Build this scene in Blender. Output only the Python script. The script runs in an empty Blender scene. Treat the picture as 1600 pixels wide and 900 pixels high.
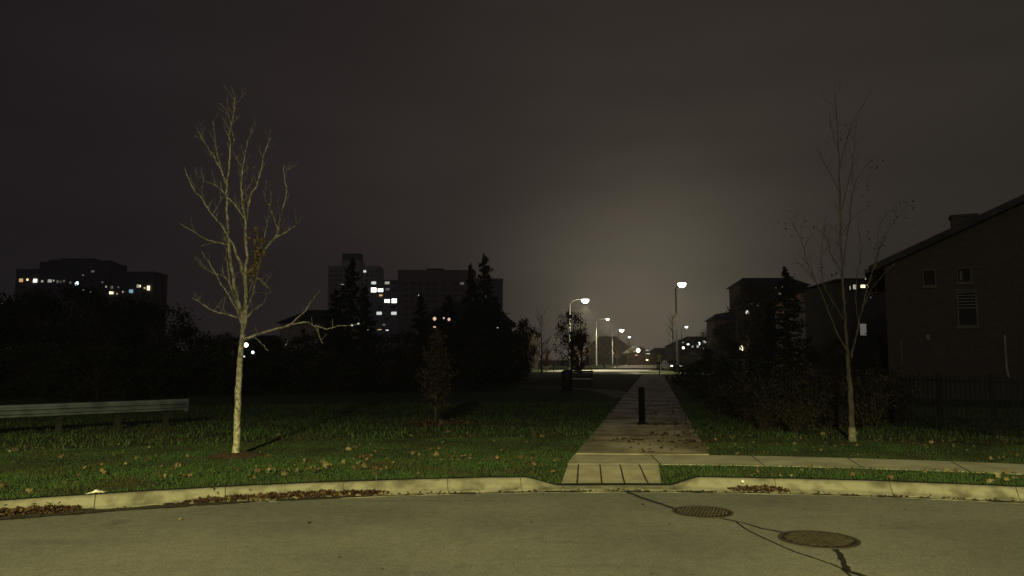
import bpy, math, random
import numpy as np
from mathutils import Vector, Matrix

random.seed(7)
rng = np.random.default_rng(7)
C = bpy.context.scene.collection
SC = bpy.context.scene

# ------------------------------------------------------------------ camera
EYE = 1.6
PITCH = math.atan(112 / 1200)
cam_d = bpy.data.cameras.new("camera")
cam_d.sensor_width = 36.0
cam_d.lens = 36.0 * 1200 / 1600 / 1.0 * (1.0)
cam_d.clip_start = 0.05
cam_d.clip_end = 4000
cam = bpy.data.objects.new("camera", cam_d)
C.objects.link(cam)
cam.location = (0, 0, EYE)
cam.rotation_euler = (math.pi / 2 + PITCH, 0, 0)
SC.camera = cam

# ------------------------------------------------------------------ view
SC.view_settings.view_transform = 'Standard'
SC.view_settings.look = 'None'
SC.view_settings.gamma = 1
SC.view_settings.exposure = 0
SC.view_settings.use_curve_mapping = False
SC.cycles.max_bounces = 5
SC.cycles.diffuse_bounces = 2
SC.cycles.glossy_bounces = 2
SC.cycles.transparent_max_bounces = 8
SC.cycles.sample_clamp_indirect = 2.0
SC.cycles.use_denoising = True


def ray(px, py):
    u = (px - 800) / 1200
    v = (450 - py) / 1200
    c, s = math.cos(PITCH), math.sin(PITCH)
    return Vector((u, c - v * s, s + v * c))


def P(px, py, D):
    r = ray(px, py)
    return Vector((r.x * D / r.y, D, EYE + r.z * D / r.y))


def G(px, py, z=0.12):
    r = ray(px, py)
    t = (z - EYE) / r.z
    return Vector((r.x * t, r.y * t, z))


# ------------------------------------------------------------------ night sky
world = bpy.data.worlds.new("World")
SC.world = world
world.use_nodes = True
nt = world.node_tree
nt.nodes.clear()


def N(t, typ, **kw):
    n = t.nodes.new(typ)
    for k, v in kw.items():
        setattr(n, k, v)
    return n


def math_node(t, op, a, b=None, clamp=False):
    n = N(t, 'ShaderNodeMath', operation=op, use_clamp=clamp)
    for i, x in enumerate((a, b)):
        if x is None:
            continue
        if isinstance(x, (int, float)):
            n.inputs[i].default_value = x
        else:
            t.links.new(x, n.inputs[i])
    return n.outputs[0]


out = N(nt, 'ShaderNodeOutputWorld')
bg = N(nt, 'ShaderNodeBackground')
bg.inputs[1].default_value = 1.0
tc = N(nt, 'ShaderNodeTexCoord')
nrm = N(nt, 'ShaderNodeVectorMath', operation='NORMALIZE')
nt.links.new(tc.outputs['Generated'], nrm.inputs[0])


def lobe(d, power):
    d = Vector(d).normalized()
    n = N(nt, 'ShaderNodeVectorMath', operation='DOT_PRODUCT')
    nt.links.new(nrm.outputs[0], n.inputs[0])
    n.inputs[1].default_value = d
    return math_node(nt, 'POWER', math_node(nt, 'MAXIMUM', n.outputs['Value'], 0.0), power)


def scaled(col, fac):
    n = N(nt, 'ShaderNodeVectorMath', operation='SCALE')
    n.inputs[0].default_value = col
    nt.links.new(fac, n.inputs['Scale'])
    return n.outputs[0]


def addv(a, b):
    n = N(nt, 'ShaderNodeVectorMath', operation='ADD')
    nt.links.new(a, n.inputs[0])
    nt.links.new(b, n.inputs[1])
    return n.outputs[0]


sky = N(nt, 'ShaderNodeTexSky', sky_type='NISHITA', sun_disc=False)
sky.sun_elevation = math.radians(-6)
sky.sun_rotation = math.radians(20)
skys = N(nt, 'ShaderNodeVectorMath', operation='SCALE')
nt.links.new(sky.outputs[0], skys.inputs[0])
skys.inputs['Scale'].default_value = 0.002
one = N(nt, 'ShaderNodeValue')
one.outputs[0].default_value = 1.0
acc = addv(scaled((0.0072, 0.0060, 0.0086), one.outputs[0]), skys.outputs[0])
acc = addv(acc, scaled((0.0560, 0.0570, 0.0820), lobe((-.3, -1, .25), 1.5)))      # unseen glow added behind the camera to lift walls and dark areas
acc = addv(acc, scaled((0.0158, 0.0112, 0.0082), lobe(ray(1000, 60), 3.2)))       # town light on the low cloud
acc = addv(acc, scaled((0.0140, 0.0112, 0.0078), lobe(ray(1060, 420), 12.0)))
acc = addv(acc, scaled((0.1000, 0.0890, 0.0610), lobe(ray(1015, 478), 95.0)))
acc = addv(acc, scaled((0.0035, 0.0045, 0.0010), lobe(ray(1650, 250), 9.0)))
noi = N(nt, 'ShaderNodeTexNoise')
noi.inputs['Scale'].default_value = 3.2
noi.inputs['Detail'].default_value = 4
mp = N(nt, 'ShaderNodeMapping')
mp.inputs['Scale'].default_value = (1, 1, 3.5)
nt.links.new(nrm.outputs[0], mp.inputs[0])
nt.links.new(mp.outputs[0], noi.inputs['Vector'])
mr = N(nt, 'ShaderNodeMapRange')
nt.links.new(noi.outputs[0], mr.inputs[0])
mr.inputs['From Min'].default_value = 0.25
mr.inputs['From Max'].default_value = 0.75
mr.inputs['To Min'].default_value = 0.86
mr.inputs['To Max'].default_value = 1.14
fin = N(nt, 'ShaderNodeVectorMath', operation='SCALE')
nt.links.new(acc, fin.inputs[0])
nt.links.new(mr.outputs[0], fin.inputs['Scale'])
nt.links.new(fin.outputs[0], bg.inputs[0])
nt.links.new(bg.outputs[0], out.inputs[0])

# ------------------------------------------------------------------ lamps' light (the lamps themselves are built further down)
LAMP_BACK = Vector((-3.2, -16.0, 8.6))
LIGHT_COL = (1.0, 0.92, 0.33)


def spot(name, loc, power, half, blend, col, rad=0.25):
    d = bpy.data.lights.new(name, 'SPOT')
    d.energy = power
    d.spot_size = math.radians(half * 2)
    d.spot_blend = blend
    d.color = col
    d.shadow_soft_size = rad
    o = bpy.data.objects.new(name, d)
    C.objects.link(o)
    o.location = loc
    return o


def point(name, loc, power, col, rad=0.25):
    d = bpy.data.lights.new(name, 'POINT')
    d.energy = power
    d.color = col
    d.shadow_soft_size = rad
    o = bpy.data.objects.new(name, d)
    C.objects.link(o)
    o.location = loc
    return o


spot("street_lamp_beam", LAMP_BACK, 29500, 77.5, 0.10, LIGHT_COL, .45)
point("street_lamp_spill", LAMP_BACK, 6500, (1.0, 0.90, 0.46), .45)

# ------------------------------------------------------------------ mesh helpers


class MB:
    def __init__(self):
        self.v = []
        self.f = []
        self.m = []

    def add(self, vs, fs, mi=0):
        o = len(self.v)
        self.v.extend([tuple(p) for p in vs])
        self.f.extend([tuple(i + o for i in f) for f in fs])
        self.m.extend([mi] * len(fs))
        return self

    def box(self, c, s, rz=0.0, mi=0, taper=1.0):
        sx, sy, sz = s[0] / 2, s[1] / 2, s[2] / 2
        ca, sa = math.cos(rz), math.sin(rz)
        vs = []
        for z, k in ((-sz, 1.0), (sz, taper)):
            for x, y in ((-sx, -sy), (sx, -sy), (sx, sy), (-sx, sy)):
                x, y = x * k, y * k
                vs.append((c[0] + x * ca - y * sa, c[1] + x * sa + y * ca, c[2] + z))
        return self.add(vs, [(3, 2, 1, 0), (4, 5, 6, 7), (0, 1, 5, 4), (1, 2, 6, 5), (2, 3, 7, 6), (3, 0, 4, 7)], mi)

    def tube(self, pts, radii, seg=6, mi=0, cap=True):
        pts = [Vector(p) for p in pts]
        n = len(pts)
        vs, fs = [], []
        up = Vector((0.13, 0.31, 0.94)).normalized()
        for i, p in enumerate(pts):
            t = (pts[min(i + 1, n - 1)] - pts[max(i - 1, 0)])
            if t.length < 1e-9:
                t = Vector((0, 0, 1))
            t.normalize()
            a = t.cross(Vector((0, 1, 0.05)) if abs(t.y) < 0.9 else up)
            a.normalize()
            b = t.cross(a)
            r = radii[i]
            for k in range(seg):
                an = 2 * math.pi * k / seg
                vs.append(p + a * (math.cos(an) * r) + b * (math.sin(an) * r))
        for i in range(n - 1):
            for k in range(seg):
                k2 = (k + 1) % seg
                fs.append((i * seg + k, i * seg + k2, (i + 1) * seg + k2, (i + 1) * seg + k))
        if cap:
            fs.append(tuple(range(seg - 1, -1, -1)))
            fs.append(tuple((n - 1) * seg + k for k in range(seg)))
        return self.add(vs, fs, mi)

    def lathe(self, prof, c=(0, 0, 0), seg=24, mi=0):
        vs, fs = [], []
        for r, z in prof:
            for k in range(seg):
                a = 2 * math.pi * k / seg
                vs.append((c[0] + r * math.cos(a), c[1] + r * math.sin(a), c[2] + z))
        for i in range(len(prof) - 1):
            for k in range(seg):
                k2 = (k + 1) % seg
                fs.append((i * seg + k, i * seg + k2, (i + 1) * seg + k2, (i + 1) * seg + k))
        fs.append(tuple(range(seg - 1, -1, -1)))
        fs.append(tuple((len(prof) - 1) * seg + k for k in range(seg)))
        return self.add(vs, fs, mi)

    def build(self, name, mats, parent=None, smooth=False, loc=None):
        me = bpy.data.meshes.new(name)
        if loc is not None:
            l = Vector(loc)
            vv = [(x - l.x, y - l.y, z - l.z) for x, y, z in self.v]
        else:
            vv = self.v
        me.from_pydata(vv, [], self.f)
        if not isinstance(mats, (list, tuple)):
            mats = [mats]
        for m in mats:
            me.materials.append(m)
        if len(mats) > 1:
            me.polygons.foreach_set('material_index', self.m)
        if smooth:
            me.polygons.foreach_set('use_smooth', [True] * len(me.polygons))
        me.update()
        o = bpy.data.objects.new(name, me)
        C.objects.link(o)
        if loc is not None:
            o.location = loc
        if parent:
            o.parent = parent
        return o


def leaf_mesh(name, cen, size, mat, parent=None, aspect=0.55, flat=0.0, quad=True, seed=0):
    """many small leaf-shaped faces at the given points"""
    r = np.random.default_rng(seed + 11)
    cen = np.asarray(cen, dtype=float)
    n = len(cen)
    a = r.normal(size=(n, 3))
    a[:, 2] *= (1 - flat)
    a /= np.linalg.norm(a, axis=1, keepdims=True)
    b = r.normal(size=(n, 3))
    b[:, 2] *= (1 - flat)
    b -= (b * a).sum(1, keepdims=True) * a
    b /= np.linalg.norm(b, axis=1, keepdims=True)
    s = (size * r.uniform(0.6, 1.35, n))[:, None]
    v = np.stack([cen - a * s * .5, cen + b * s * .5 * aspect, cen + a * s * .5, cen - b * s * .5 * aspect], 1)
    me = bpy.data.meshes.new(name)
    me.vertices.add(n * 4)
    me.vertices.foreach_set('co', v.reshape(-1))
    me.loops.add(n * 4)
    me.loops.foreach_set('vertex_index', np.arange(n * 4, dtype=np.int32))
    me.polygons.add(n)
    me.polygons.foreach_set('loop_start', np.arange(0, n * 4, 4, dtype=np.int32))
    me.polygons.foreach_set('loop_total', np.full(n, 4, dtype=np.int32))
    me.update()
    me.validate()
    me.materials.append(mat)
    o = bpy.data.objects.new(name, me)
    C.objects.link(o)
    if parent:
        o.parent = parent
    return o


def empty(name, loc=(0, 0, 0), rz=0.0):
    o = bpy.data.objects.new(name, None)
    C.objects.link(o)
    o.location = loc
    o.rotation_euler = (0, 0, rz)
    return o


def tag(o, label=None, cat=None, group=None, kind=None):
    if label:
        o['label'] = label
    if cat:
        o['category'] = cat
    if group:
        o['group'] = group
    if kind:
        o['kind'] = kind
    return o


def copy_tree(o, parent=None):
    c = o.copy()
    C.objects.link(c)
    if parent:
        c.parent = parent
    for ch in list(o.children):
        copy_tree(ch, c)
    return c


# ------------------------------------------------------------------ materials
def base_mat(name):
    m = bpy.data.materials.new(name)
    m.use_nodes = True
    t = m.node_tree
    b = t.nodes['Principled BSDF']
    return m, t, b


def noisy(name, c1, c2, scale=5, rough=0.9, bump=0.0, bscale=None, detail=5, spec=0.3, metal=0.0, lo=0.35, hi=0.65, stretch=(1, 1, 1), bdist=0.01):
    m, t, b = base_mat(name)
    tcn = N(t, 'ShaderNodeTexCoord')
    mpn = N(t, 'ShaderNodeMapping')
    mpn.inputs['Scale'].default_value = stretch
    t.links.new(tcn.outputs['Object'], mpn.inputs[0])
    n = N(t, 'ShaderNodeTexNoise')
    n.inputs['Scale'].default_value = scale
    n.inputs['Detail'].default_value = detail
    t.links.new(mpn.outputs[0], n.inputs['Vector'])
    cr = N(t, 'ShaderNodeValToRGB')
    cr.color_ramp.elements[0].position = lo
    cr.color_ramp.elements[1].position = hi
    cr.color_ramp.elements[0].color = (*c1, 1)
    cr.color_ramp.elements[1].color = (*c2, 1)
    t.links.new(n.outputs[0], cr.inputs[0])
    t.links.new(cr.outputs[0], b.inputs['Base Color'])
    b.inputs['Roughness'].default_value = rough
    b.inputs['Specular IOR Level'].default_value = spec
    b.inputs['Metallic'].default_value = metal
    if bump > 0:
        n2 = N(t, 'ShaderNodeTexNoise')
        n2.inputs['Scale'].default_value = bscale or scale * 4
        n2.inputs['Detail'].default_value = 6
        t.links.new(mpn.outputs[0], n2.inputs['Vector'])
        bp = N(t, 'ShaderNodeBump')
        bp.inputs['Strength'].default_value = bump
        bp.inputs['Distance'].default_value = bdist
        t.links.new(n2.outputs[0], bp.inputs['Height'])
        t.links.new(bp.outputs[0], b.inputs['Normal'])
    return m


def emis(name, col, s):
    m, t, b = base_mat(name)
    b.inputs['Base Color'].default_value = (0.05, 0.05, 0.05, 1)
    b.inputs['Emission Color'].default_value = (*col, 1)
    b.inputs['Emission Strength'].default_value = s
    try:
        m.cycles.emission_sampling = 'NONE'
    except Exception:
        pass
    return m


def island_mat(name, cols, rough=0.8, trans=0.0, hue_noise=True):
    """each leaf its own tint out of a list of colours"""
    m, t, b = base_mat(name)
    g = N(t, 'ShaderNodeNewGeometry')
    cr = N(t, 'ShaderNodeValToRGB')
    cr.color_ramp.interpolation = 'LINEAR'
    els = cr.color_ramp.elements
    while len(els) < len(cols):
        els.new(0.5)
    for i, c in enumerate(cols):
        els[i].position = i / (len(cols) - 1)
        els[i].color = (*c, 1)
    t.links.new(g.outputs['Random Per Island'], cr.inputs[0])
    t.links.new(cr.outputs[0], b.inputs['Base Color'])
    b.inputs['Roughness'].default_value = rough
    b.inputs['Specular IOR Level'].default_value = 0.2
    return m


def multi_mat(name, build):
    m, t, b = base_mat(name)
    build(t, b)
    return m


def asphalt_nodes(t, b):
    tcn = N(t, 'ShaderNodeTexCoord')

    def noise(s, d=5, st=None):
        n = N(t, 'ShaderNodeTexNoise')
        n.inputs['Scale'].default_value = s
        n.inputs['Detail'].default_value = d
        if st:
            mm = N(t, 'ShaderNodeMapping')
            mm.inputs['Scale'].default_value = st
            t.links.new(tcn.outputs['Object'], mm.inputs[0])
            t.links.new(mm.outputs[0], n.inputs['Vector'])
        else:
            t.links.new(tcn.outputs['Object'], n.inputs['Vector'])
        return n.outputs[0]

    def ramp(src, p0, c0, p1, c1):
        cr = N(t, 'ShaderNodeValToRGB')
        cr.color_ramp.elements[0].position = p0
        cr.color_ramp.elements[1].position = p1
        cr.color_ramp.elements[0].color = (*c0, 1)
        cr.color_ramp.elements[1].color = (*c1, 1)
        t.links.new(src, cr.inputs[0])
        return cr.outputs[0]

    def mul(a, bb, f=1.0):
        mx = N(t, 'ShaderNodeMix', data_type='RGBA', blend_type='MULTIPLY')
        mx.inputs[0].default_value = f
        t.links.new(a, mx.inputs[6])
        t.links.new(bb, mx.inputs[7])
        return mx.outputs[2]
    fine = ramp(noise(95, 3), .33, (.20, .200, .196), .70, (.34, .338, .318))
    mid = ramp(noise(9, 6), .30, (.80, .81, .83), .62, (1.0, 1.0, .98))
    big = ramp(noise(.55, 4), .36, (.78, .79, .82), .62, (1.08, 1.07, 1.03))
    wear = ramp(noise(1.6, 7, (0.35, 2.2, 1)), .60, (1, 1, 1), .72, (.80, .80, .83))
    stone = ramp(noise(42, 2), .38, (.80, .80, .81), .60, (1.10, 1.09, 1.07))
    oil = ramp(noise(1.1, 5), .66, (1, 1, 1), .74, (.62, .61, .62))
    col = mul(mul(mul(mul(mul(fine, mid), big), wear), stone), oil)
    t.links.new(col, b.inputs['Base Color'])
    b.inputs['Roughness'].default_value = .85
    b.inputs['Specular IOR Level'].default_value = .25
    vo = N(t, 'ShaderNodeTexVoronoi')
    vo.inputs['Scale'].default_value = 140
    t.links.new(tcn.outputs['Object'], vo.inputs['Vector'])
    bp = N(t, 'ShaderNodeBump')
    bp.inputs['Strength'].default_value = .8
    bp.inputs['Distance'].default_value = .003
    t.links.new(vo.outputs['Distance'], bp.inputs['Height'])
    t.links.new(bp.outputs[0], b.inputs['Normal'])


M = {}
M['asphalt'] = multi_mat('asphalt', asphalt_nodes)
M['far_asphalt'] = noisy('far_asphalt', (.25, .25, .23), (.36, .355, .32), 2.0, .9)
M['curb'] = noisy('curb_concrete', (.15, .14, .105), (.32, .305, .24), 4.5, .9, .5, 60, detail=12, lo=.36, hi=.58, bdist=.004)
M['paving'] = noisy('paving_concrete', (.34, .32, .25), (.50, .475, .39), 2.2, .9, .5, 70, detail=9, lo=.32, hi=.62, bdist=.004)
M['apron'] = noisy('apron_concrete', (.32, .285, .215), (.48, .44, .35), 3.2, .9, .5, 70, detail=9, lo=.3, hi=.62, bdist=.004)
M['path'] = noisy('path_concrete', (.19, .16, .115), (.45, .40, .30), 1.1, .9, .5, 50, detail=10, lo=.40, hi=.60, bdist=.004)
M['path_dark'] = noisy('side_path', (.07, .06, .045), (.16, .14, .11), 1.3, .9)
M['lawn'] = noisy('lawn_soil', (.010, .018, .007), (.040, .055, .018), 1.8, 1.0, .9, 30, detail=8, bdist=.03)
M['tar'] = noisy('tar', (.018, .017, .017), (.040, .038, .036), 20, .55)
M['grime'] = noisy('grime', (.020, .017, .013), (.075, .062, .045), 16, .95, .6, 80)
M['iron'] = noisy('cast_iron', (.040, .034, .026), (.088, .073, .056), 14, .6, .5, 60)
M['iron_dark'] = noisy('cast_iron_slots', (.008, .007, .006), (.02, .018, .015), 14, .8)
M['steel'] = noisy('galvanised_steel', (.09, .11, .125), (.185, .22, .24), 3, .7, .2, 40, metal=.15)
M['pole'] = noisy('grey_pole', (.10, .10, .095), (.17, .17, .16), 6, .7)
M['pole_dark'] = noisy('dark_pole', (.012, .011, .01), (.02, .018, .017), 6, .9, spec=.1)
M['bark'] = noisy('pale_bark', (.15, .14, .105), (.50, .47, .36), 22, .95, 1.0, 60, lo=.38, hi=.62, detail=9, stretch=(1, 1, .7))
M['bark_dim'] = noisy('grey_bark', (.055, .048, .038), (.12, .105, .085), 12, .95, .8, 40, stretch=(1, 1, .45))
M['bark_dark'] = noisy('dark_bark', (.035, .028, .02), (.07, .058, .045), 8, .95)
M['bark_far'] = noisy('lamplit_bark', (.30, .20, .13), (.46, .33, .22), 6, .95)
M['pale_foot'] = noisy('pale_trunk_foot', (.13, .12, .09), (.32, .30, .23), 16, .95, .8, 50)
M['needle'] = island_mat('needles', [(.007, .012, .009), (.014, .022, .014), (.010, .016, .010)])
M['dark_leaf'] = island_mat('dark_leaves', [(.009, .013, .008), (.018, .021, .012), (.012, .015, .009)])
M['bush_leaf'] = island_mat('bush_leaves', [(.018, .019, .011), (.034, .026, .018), (.017, .021, .012), (.065, .048, .034), (.022, .018, .013)])
M['brown_leaf'] = island_mat('brown_leaves', [(.036, .028, .022), (.055, .042, .032), (.026, .021, .016)])
M['orange_leaf'] = island_mat('orange_leaves', [(.30, .12, .04), (.20, .10, .035), (.16, .13, .04), (.34, .16, .06)])
M['lawn_leaf'] = island_mat('lawn_leaves', [(.045, .028, .018), (.12, .08, .042), (.22, .165, .085), (.08, .048, .028), (.26, .22, .13), (.06, .04, .024)])
M['litter_leaf'] = island_mat('litter_leaves', [(.025, .014, .011), (.055, .028, .020), (.10, .058, .034), (.016, .010, .009), (.06, .024, .020), (.24, .17, .09), (.035, .018, .014), (.012, .009, .008)])
M['blade'] = island_mat('grass_blades', [(.022, .052, .012), (.040, .088, .020), (.060, .100, .028), (.034, .075, .016), (.105, .105, .042)])
def worn_grass(t, b):
    g = N(t, 'ShaderNodeNewGeometry')
    cr = N(t, 'ShaderNodeValToRGB')
    cols = [(.028, .064, .020), (.048, .100, .030), (.064, .120, .036), (.040, .088, .026), (.105, .120, .055)]
    while len(cr.color_ramp.elements) < len(cols):
        cr.color_ramp.elements.new(.5)
    for i, c in enumerate(cols):
        cr.color_ramp.elements[i].position = i / (len(cols) - 1)
        cr.color_ramp.elements[i].color = (*c, 1)
    t.links.new(g.outputs['Random Per Island'], cr.inputs[0])
    tcn = N(t, 'ShaderNodeTexCoord')
    n1 = N(t, 'ShaderNodeTexNoise')
    n1.inputs['Scale'].default_value = .9
    n1.inputs['Detail'].default_value = 6
    t.links.new(tcn.outputs['Object'], n1.inputs['Vector'])
    c2 = N(t, 'ShaderNodeValToRGB')
    c2.color_ramp.elements[0].position = .50
    c2.color_ramp.elements[1].position = .66
    t.links.new(n1.outputs[0], c2.inputs[0])
    mx = N(t, 'ShaderNodeMix', data_type='RGBA')
    t.links.new(c2.outputs[0], mx.inputs[0])
    t.links.new(cr.outputs[0], mx.inputs[6])
    mx.inputs[7].default_value = (.060, .056, .026, 1)
    t.links.new(mx.outputs[2], b.inputs['Base Color'])
    b.inputs['Roughness'].default_value = .8
    b.inputs['Specular IOR Level'].default_value = .2


M['blade'] = multi_mat('worn_grass', worn_grass)
M['mulch'] = noisy('mulch', (.03, .018, .012), (.10, .06, .04), 20, 1, 1, 60)
M['paper'] = noisy('white_paper', (.70, .69, .62), (.85, .84, .78), 8, .8)
M['black'] = noisy('black_paint', (.010, .010, .012), (.022, .022, .026), 8, .5)
M['bollard'] = noisy('bollard_paint', (.003, .003, .003), (.007, .007, .006), 10, .9, spec=.03)
M['sign'] = noisy('yellow_sign', (.62, .60, .20), (.75, .72, .28), 3, .5)
M['brick_dark'] = noisy('brown_brick', (.024, .018, .017), (.045, .032, .028), 3, .9)
M['wall_pale'] = noisy('pale_siding', (.20, .165, .14), (.30, .25, .21), 1.2, .9)
M['wall_tower'] = noisy('tower_wall', (.25, .21, .17), (.34, .29, .24), .05, .9)
M['wall_brown'] = noisy('brown_tower_wall', (.10, .066, .052), (.16, .11, .088), .05, .9)
M['wall_wing'] = noisy('grey_tower_wall', (.15, .14, .145), (.21, .20, .20), .05, .9)
M['wall_dark'] = noisy('dark_wall', (.035, .03, .03), (.06, .05, .05), .1, .9)
M['roof'] = noisy('roof_shingle', (.018, .017, .020), (.040, .038, .042), 3, .9, .4, 20)
M['roof_orange'] = noisy('rust_roof', (.25, .13, .055), (.36, .20, .085), 2, .9)
M['trim'] = noisy('pale_trim', (.45, .43, .36), (.60, .57, .50), 3, .7)
M['trim_dim'] = noisy('weathered_trim', (.12, .115, .10), (.20, .19, .165), 3, .8)
M['glass'] = noisy('dark_glass', (.010, .010, .013), (.016, .016, .02), 3, .7, spec=.08)
M['pale_glass'] = noisy('curtained_glass', (.14, .14, .13), (.24, .24, .23), 3, .7, spec=.1)
M['frame'] = noisy('window_frame', (.06, .055, .05), (.10, .09, .085), 3, .7)
M['car'] = noisy('car_paint', (.03, .03, .035), (.05, .05, .055), 3, .3, spec=.6)
M['rubber'] = noisy('rubber', (.015, .015, .015), (.03, .03, .03), 8, .9)
M['hammock'] = noisy('pale_fabric', (.55, .55, .42), (.72, .70, .55), 5, .8)
M['wood'] = noisy('bench_slats', (.32, .30, .26), (.5, .48, .42), 6, .5, stretch=(.3, 3, 3))

EM = {
    'white': emis('lit_white', (1.0, .97, .86), 3.0),
    'white_soft': emis('lit_white_soft', (.95, .97, .85), 1.1),
    'cool': emis('lit_cool', (.75, .95, 1.0), 3.0),
    'blue': emis('lit_blue', (.30, .62, .75), .75),
    'warm': emis('lit_warm', (1.0, .80, .42), 3.0),
    'yellow': emis('lit_yellow', (1.0, .93, .45), 2.2),
    'orange': emis('lit_orange', (1.0, .60, .25), .75),
    'pink': emis('lit_pink', (1.0, .66, .45), .8),
    'dim': emis('lit_dim', (.9, .9, .76), .45),
    'dimmer': emis('lit_dimmer', (.8, .74, .66), .13),
    'mid': emis('lit_mid', (.9, .95, .9), .85),
    'porch': emis('lit_porch', (1.0, .86, .60), 4.0),
    'lens': emis('lamp_lens', (1.0, .96, .80), 9.0),
    'lens_far': emis('lamp_lens_far', (.95, 1.0, .92), 5.0),
}

# ------------------------------------------------------------------ ground
CX, CY = 1.3, -4.2          # centre of the turning circle the camera stands in
R_AS = 13.72                # asphalt edge
R_FACE = 14.0               # foot of the kerb face
R_BACK = 14.20              # back of the kerb
R_WALK0, R_WALK1 = 15.35, 16.47
HK = 0.12


def smooth(a, b, x):
    t = min(1, max(0, (x - a) / (b - a)))
    return t * t * (3 - 2 * t)


def kerb_h(x):
    """height of the kerb along its length: dropped at the footpath"""
    if x < 1.27:
        return 0.018 + (HK - 0.018) * (1 - smooth(0.12, 0.62, x))
    return 0.018 + (HK - 0.018) * smooth(1.98, 2.40, x)


def ground_z(x, y):
    r = math.hypot(x - CX, y - CY)
    h = kerb_h(x) if y > 0 else HK
    t = smooth(R_BACK, R_WALK0, r)
    return h + (HK - h) * t


def pol(r, a):
    return CX + r * math.sin(a), CY + r * math.cos(a)


def front_angles():
    a = list(np.linspace(-math.pi, -0.75, 60, endpoint=False)) + list(np.linspace(-0.75, 0.75, 620, endpoint=False)) + list(np.linspace(0.75, math.pi, 60, endpoint=False))
    return a


ANG = front_angles()
mb = MB()
radii = [R_BACK - 0.01, 14.3, 14.5, 14.8, 15.1, 15.4, 16, 17, 19, 22, 27, 34, 45, 60, 80, 110, 160, 240, 400, 700, 1400, 2600]
vs, fs = [], []
for r in radii:
    for a in ANG:
        x, y = pol(r, a)
        z = ground_z(x, y) - 0.012 if r < 16.4 else HK
        vs.append((x, y, z))
n = len(ANG)
for i in range(len(radii) - 1):
    for k in range(n):
        k2 = (k + 1) % n
        fs.append((i * n + k, i * n + k2, (i + 1) * n + k2, (i + 1) * n + k))
mb.add(vs, fs)
tag(mb.build('lawn_ground', M['lawn'], smooth=True), 'dark lawn and open ground beyond the kerb', kind='structure')

mb = MB()
vs = [(CX, CY, 0)]
rr = [2, 5, 8, 11, 12.5, R_AS]
for r in rr:
    for k in range(180):
        a = 2 * math.pi * k / 180
        vs.append((CX + r * math.sin(a), CY + r * math.cos(a), 0.0 if r < 13 else -0.004))
fs = [(0, 1 + (k + 1) % 180, 1 + k) for k in range(180)]
for i in range(len(rr) - 1):
    for k in range(180):
        k2 = (k + 1) % 180
        fs.append((1 + i * 180 + k, 1 + i * 180 + k2, 1 + (i + 1) * 180 + k2, 1 + (i + 1) * 180 + k))
mb.add(vs, fs)
tag(mb.build('road', M['asphalt']), 'worn asphalt of the turning circle', kind='structure')

# kerb and gutter, with joints every 3 m or so
mb = MB()
prof_n = 7
vs, fs = [], []
for a in ANG:
    x, y = pol(R_BACK, a)
    h = kerb_h(x) if y > 0 else HK
    wob = 0.006 * math.sin(a * 37) + 0.004 * math.sin(a * 91)
    s = (h - .018) / (HK - .018)
    prof = [(R_AS - .03, -.06), (R_AS - .005, .004), (R_FACE - .05, .010), (R_FACE - .02 * s, .016 + .02 * s), (R_FACE + .05, max(h - .022, .02)), (R_FACE + .085, h), (R_BACK + .02, h + .001), (R_BACK + .02, h - .15)]
    for r, z in prof:
        px_, py_ = pol(r + wob * (1 if r > R_AS else 1.5), a)
        vs.append((px_, py_, z))
m_ = 8
for k in range(len(ANG)):
    k2 = (k + 1) % len(ANG)
    for j in range(m_ - 1):
        fs.append((k * m_ + j, k * m_ + j + 1, k2 * m_ + j + 1, k2 * m_ + j))
mb.add(vs, fs)
tag(mb.build('kerb', M['curb'], smooth=True), 'pale concrete kerb and gutter with a dropped section', kind='structure')

# kerb joints
mb = MB()
for a in (-.52, -.43, -.335, -.24, -.15, -.085, -.047, .052, .14, .235, .33, .42):
    x, y = pol(R_BACK, a)
    h = kerb_h(x)
    s = (h - .018) / (HK - .018)
    pr = [(R_AS + .01, .0055), (R_FACE - .05, .0125), (R_FACE - .02 * s, .0195 + .02 * s), (R_FACE + .048, max(h - .020, .0235)), (R_FACE + .085, h + .003), (R_BACK + .01, h + .004)]
    da = .0035 / 14
    vs = []
    for r, z in pr:
        r -= .002
        wob = 0.006 * math.sin(a * 37) + 0.004 * math.sin(a * 91)
        for d in (-da, da):
            px_, py_ = pol(r + wob, a + d)
            vs.append((px_, py_, z))
    mb.add(vs, [(2 * i, 2 * i + 1, 2 * i + 3, 2 * i + 2) for i in range(len(pr) - 1)])
tag(mb.build('kerb_joint', M['grime']), kind='structure')

# grime strip where asphalt meets the gutter
mb = MB()
vs, fs = [], []
aa = np.linspace(-.62, .62, 900)
r1 = np.random.default_rng(3)
w = np.convolve(r1.normal(size=960), np.ones(14) / 14, 'same')[:900]
w2 = np.convolve(r1.normal(size=960), np.ones(5) / 5, 'same')[:900]
for i, a in enumerate(aa):
    x, y = pol(R_AS, a)
    wide = max(0.0, (-x - 1.5)) * .028
    wd = max(.0025, .012 + .05 * w[i] + .02 * w2[i] + min(.15, wide * (1 + .8 * w[i])))
    if x > -0.5 and w[i] < .02:
        wd = .006
    for r in (R_AS - .02 - wd * .4, R_AS + wd * 1.0):
        p = pol(r, a)
        vs.append((p[0], p[1], .0085 + .004 * (r > R_AS + .02) + (.01 if r > R_AS + .12 else 0)))
for i in range(len(aa) - 1):
    fs.append((2 * i, 2 * i + 1, 2 * i + 3, 2 * i + 2))
mb.add(vs, fs)
tag(mb.build('gutter_grime', M['grime']), 'dark damp dirt along the gutter edge', kind='structure')


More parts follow.
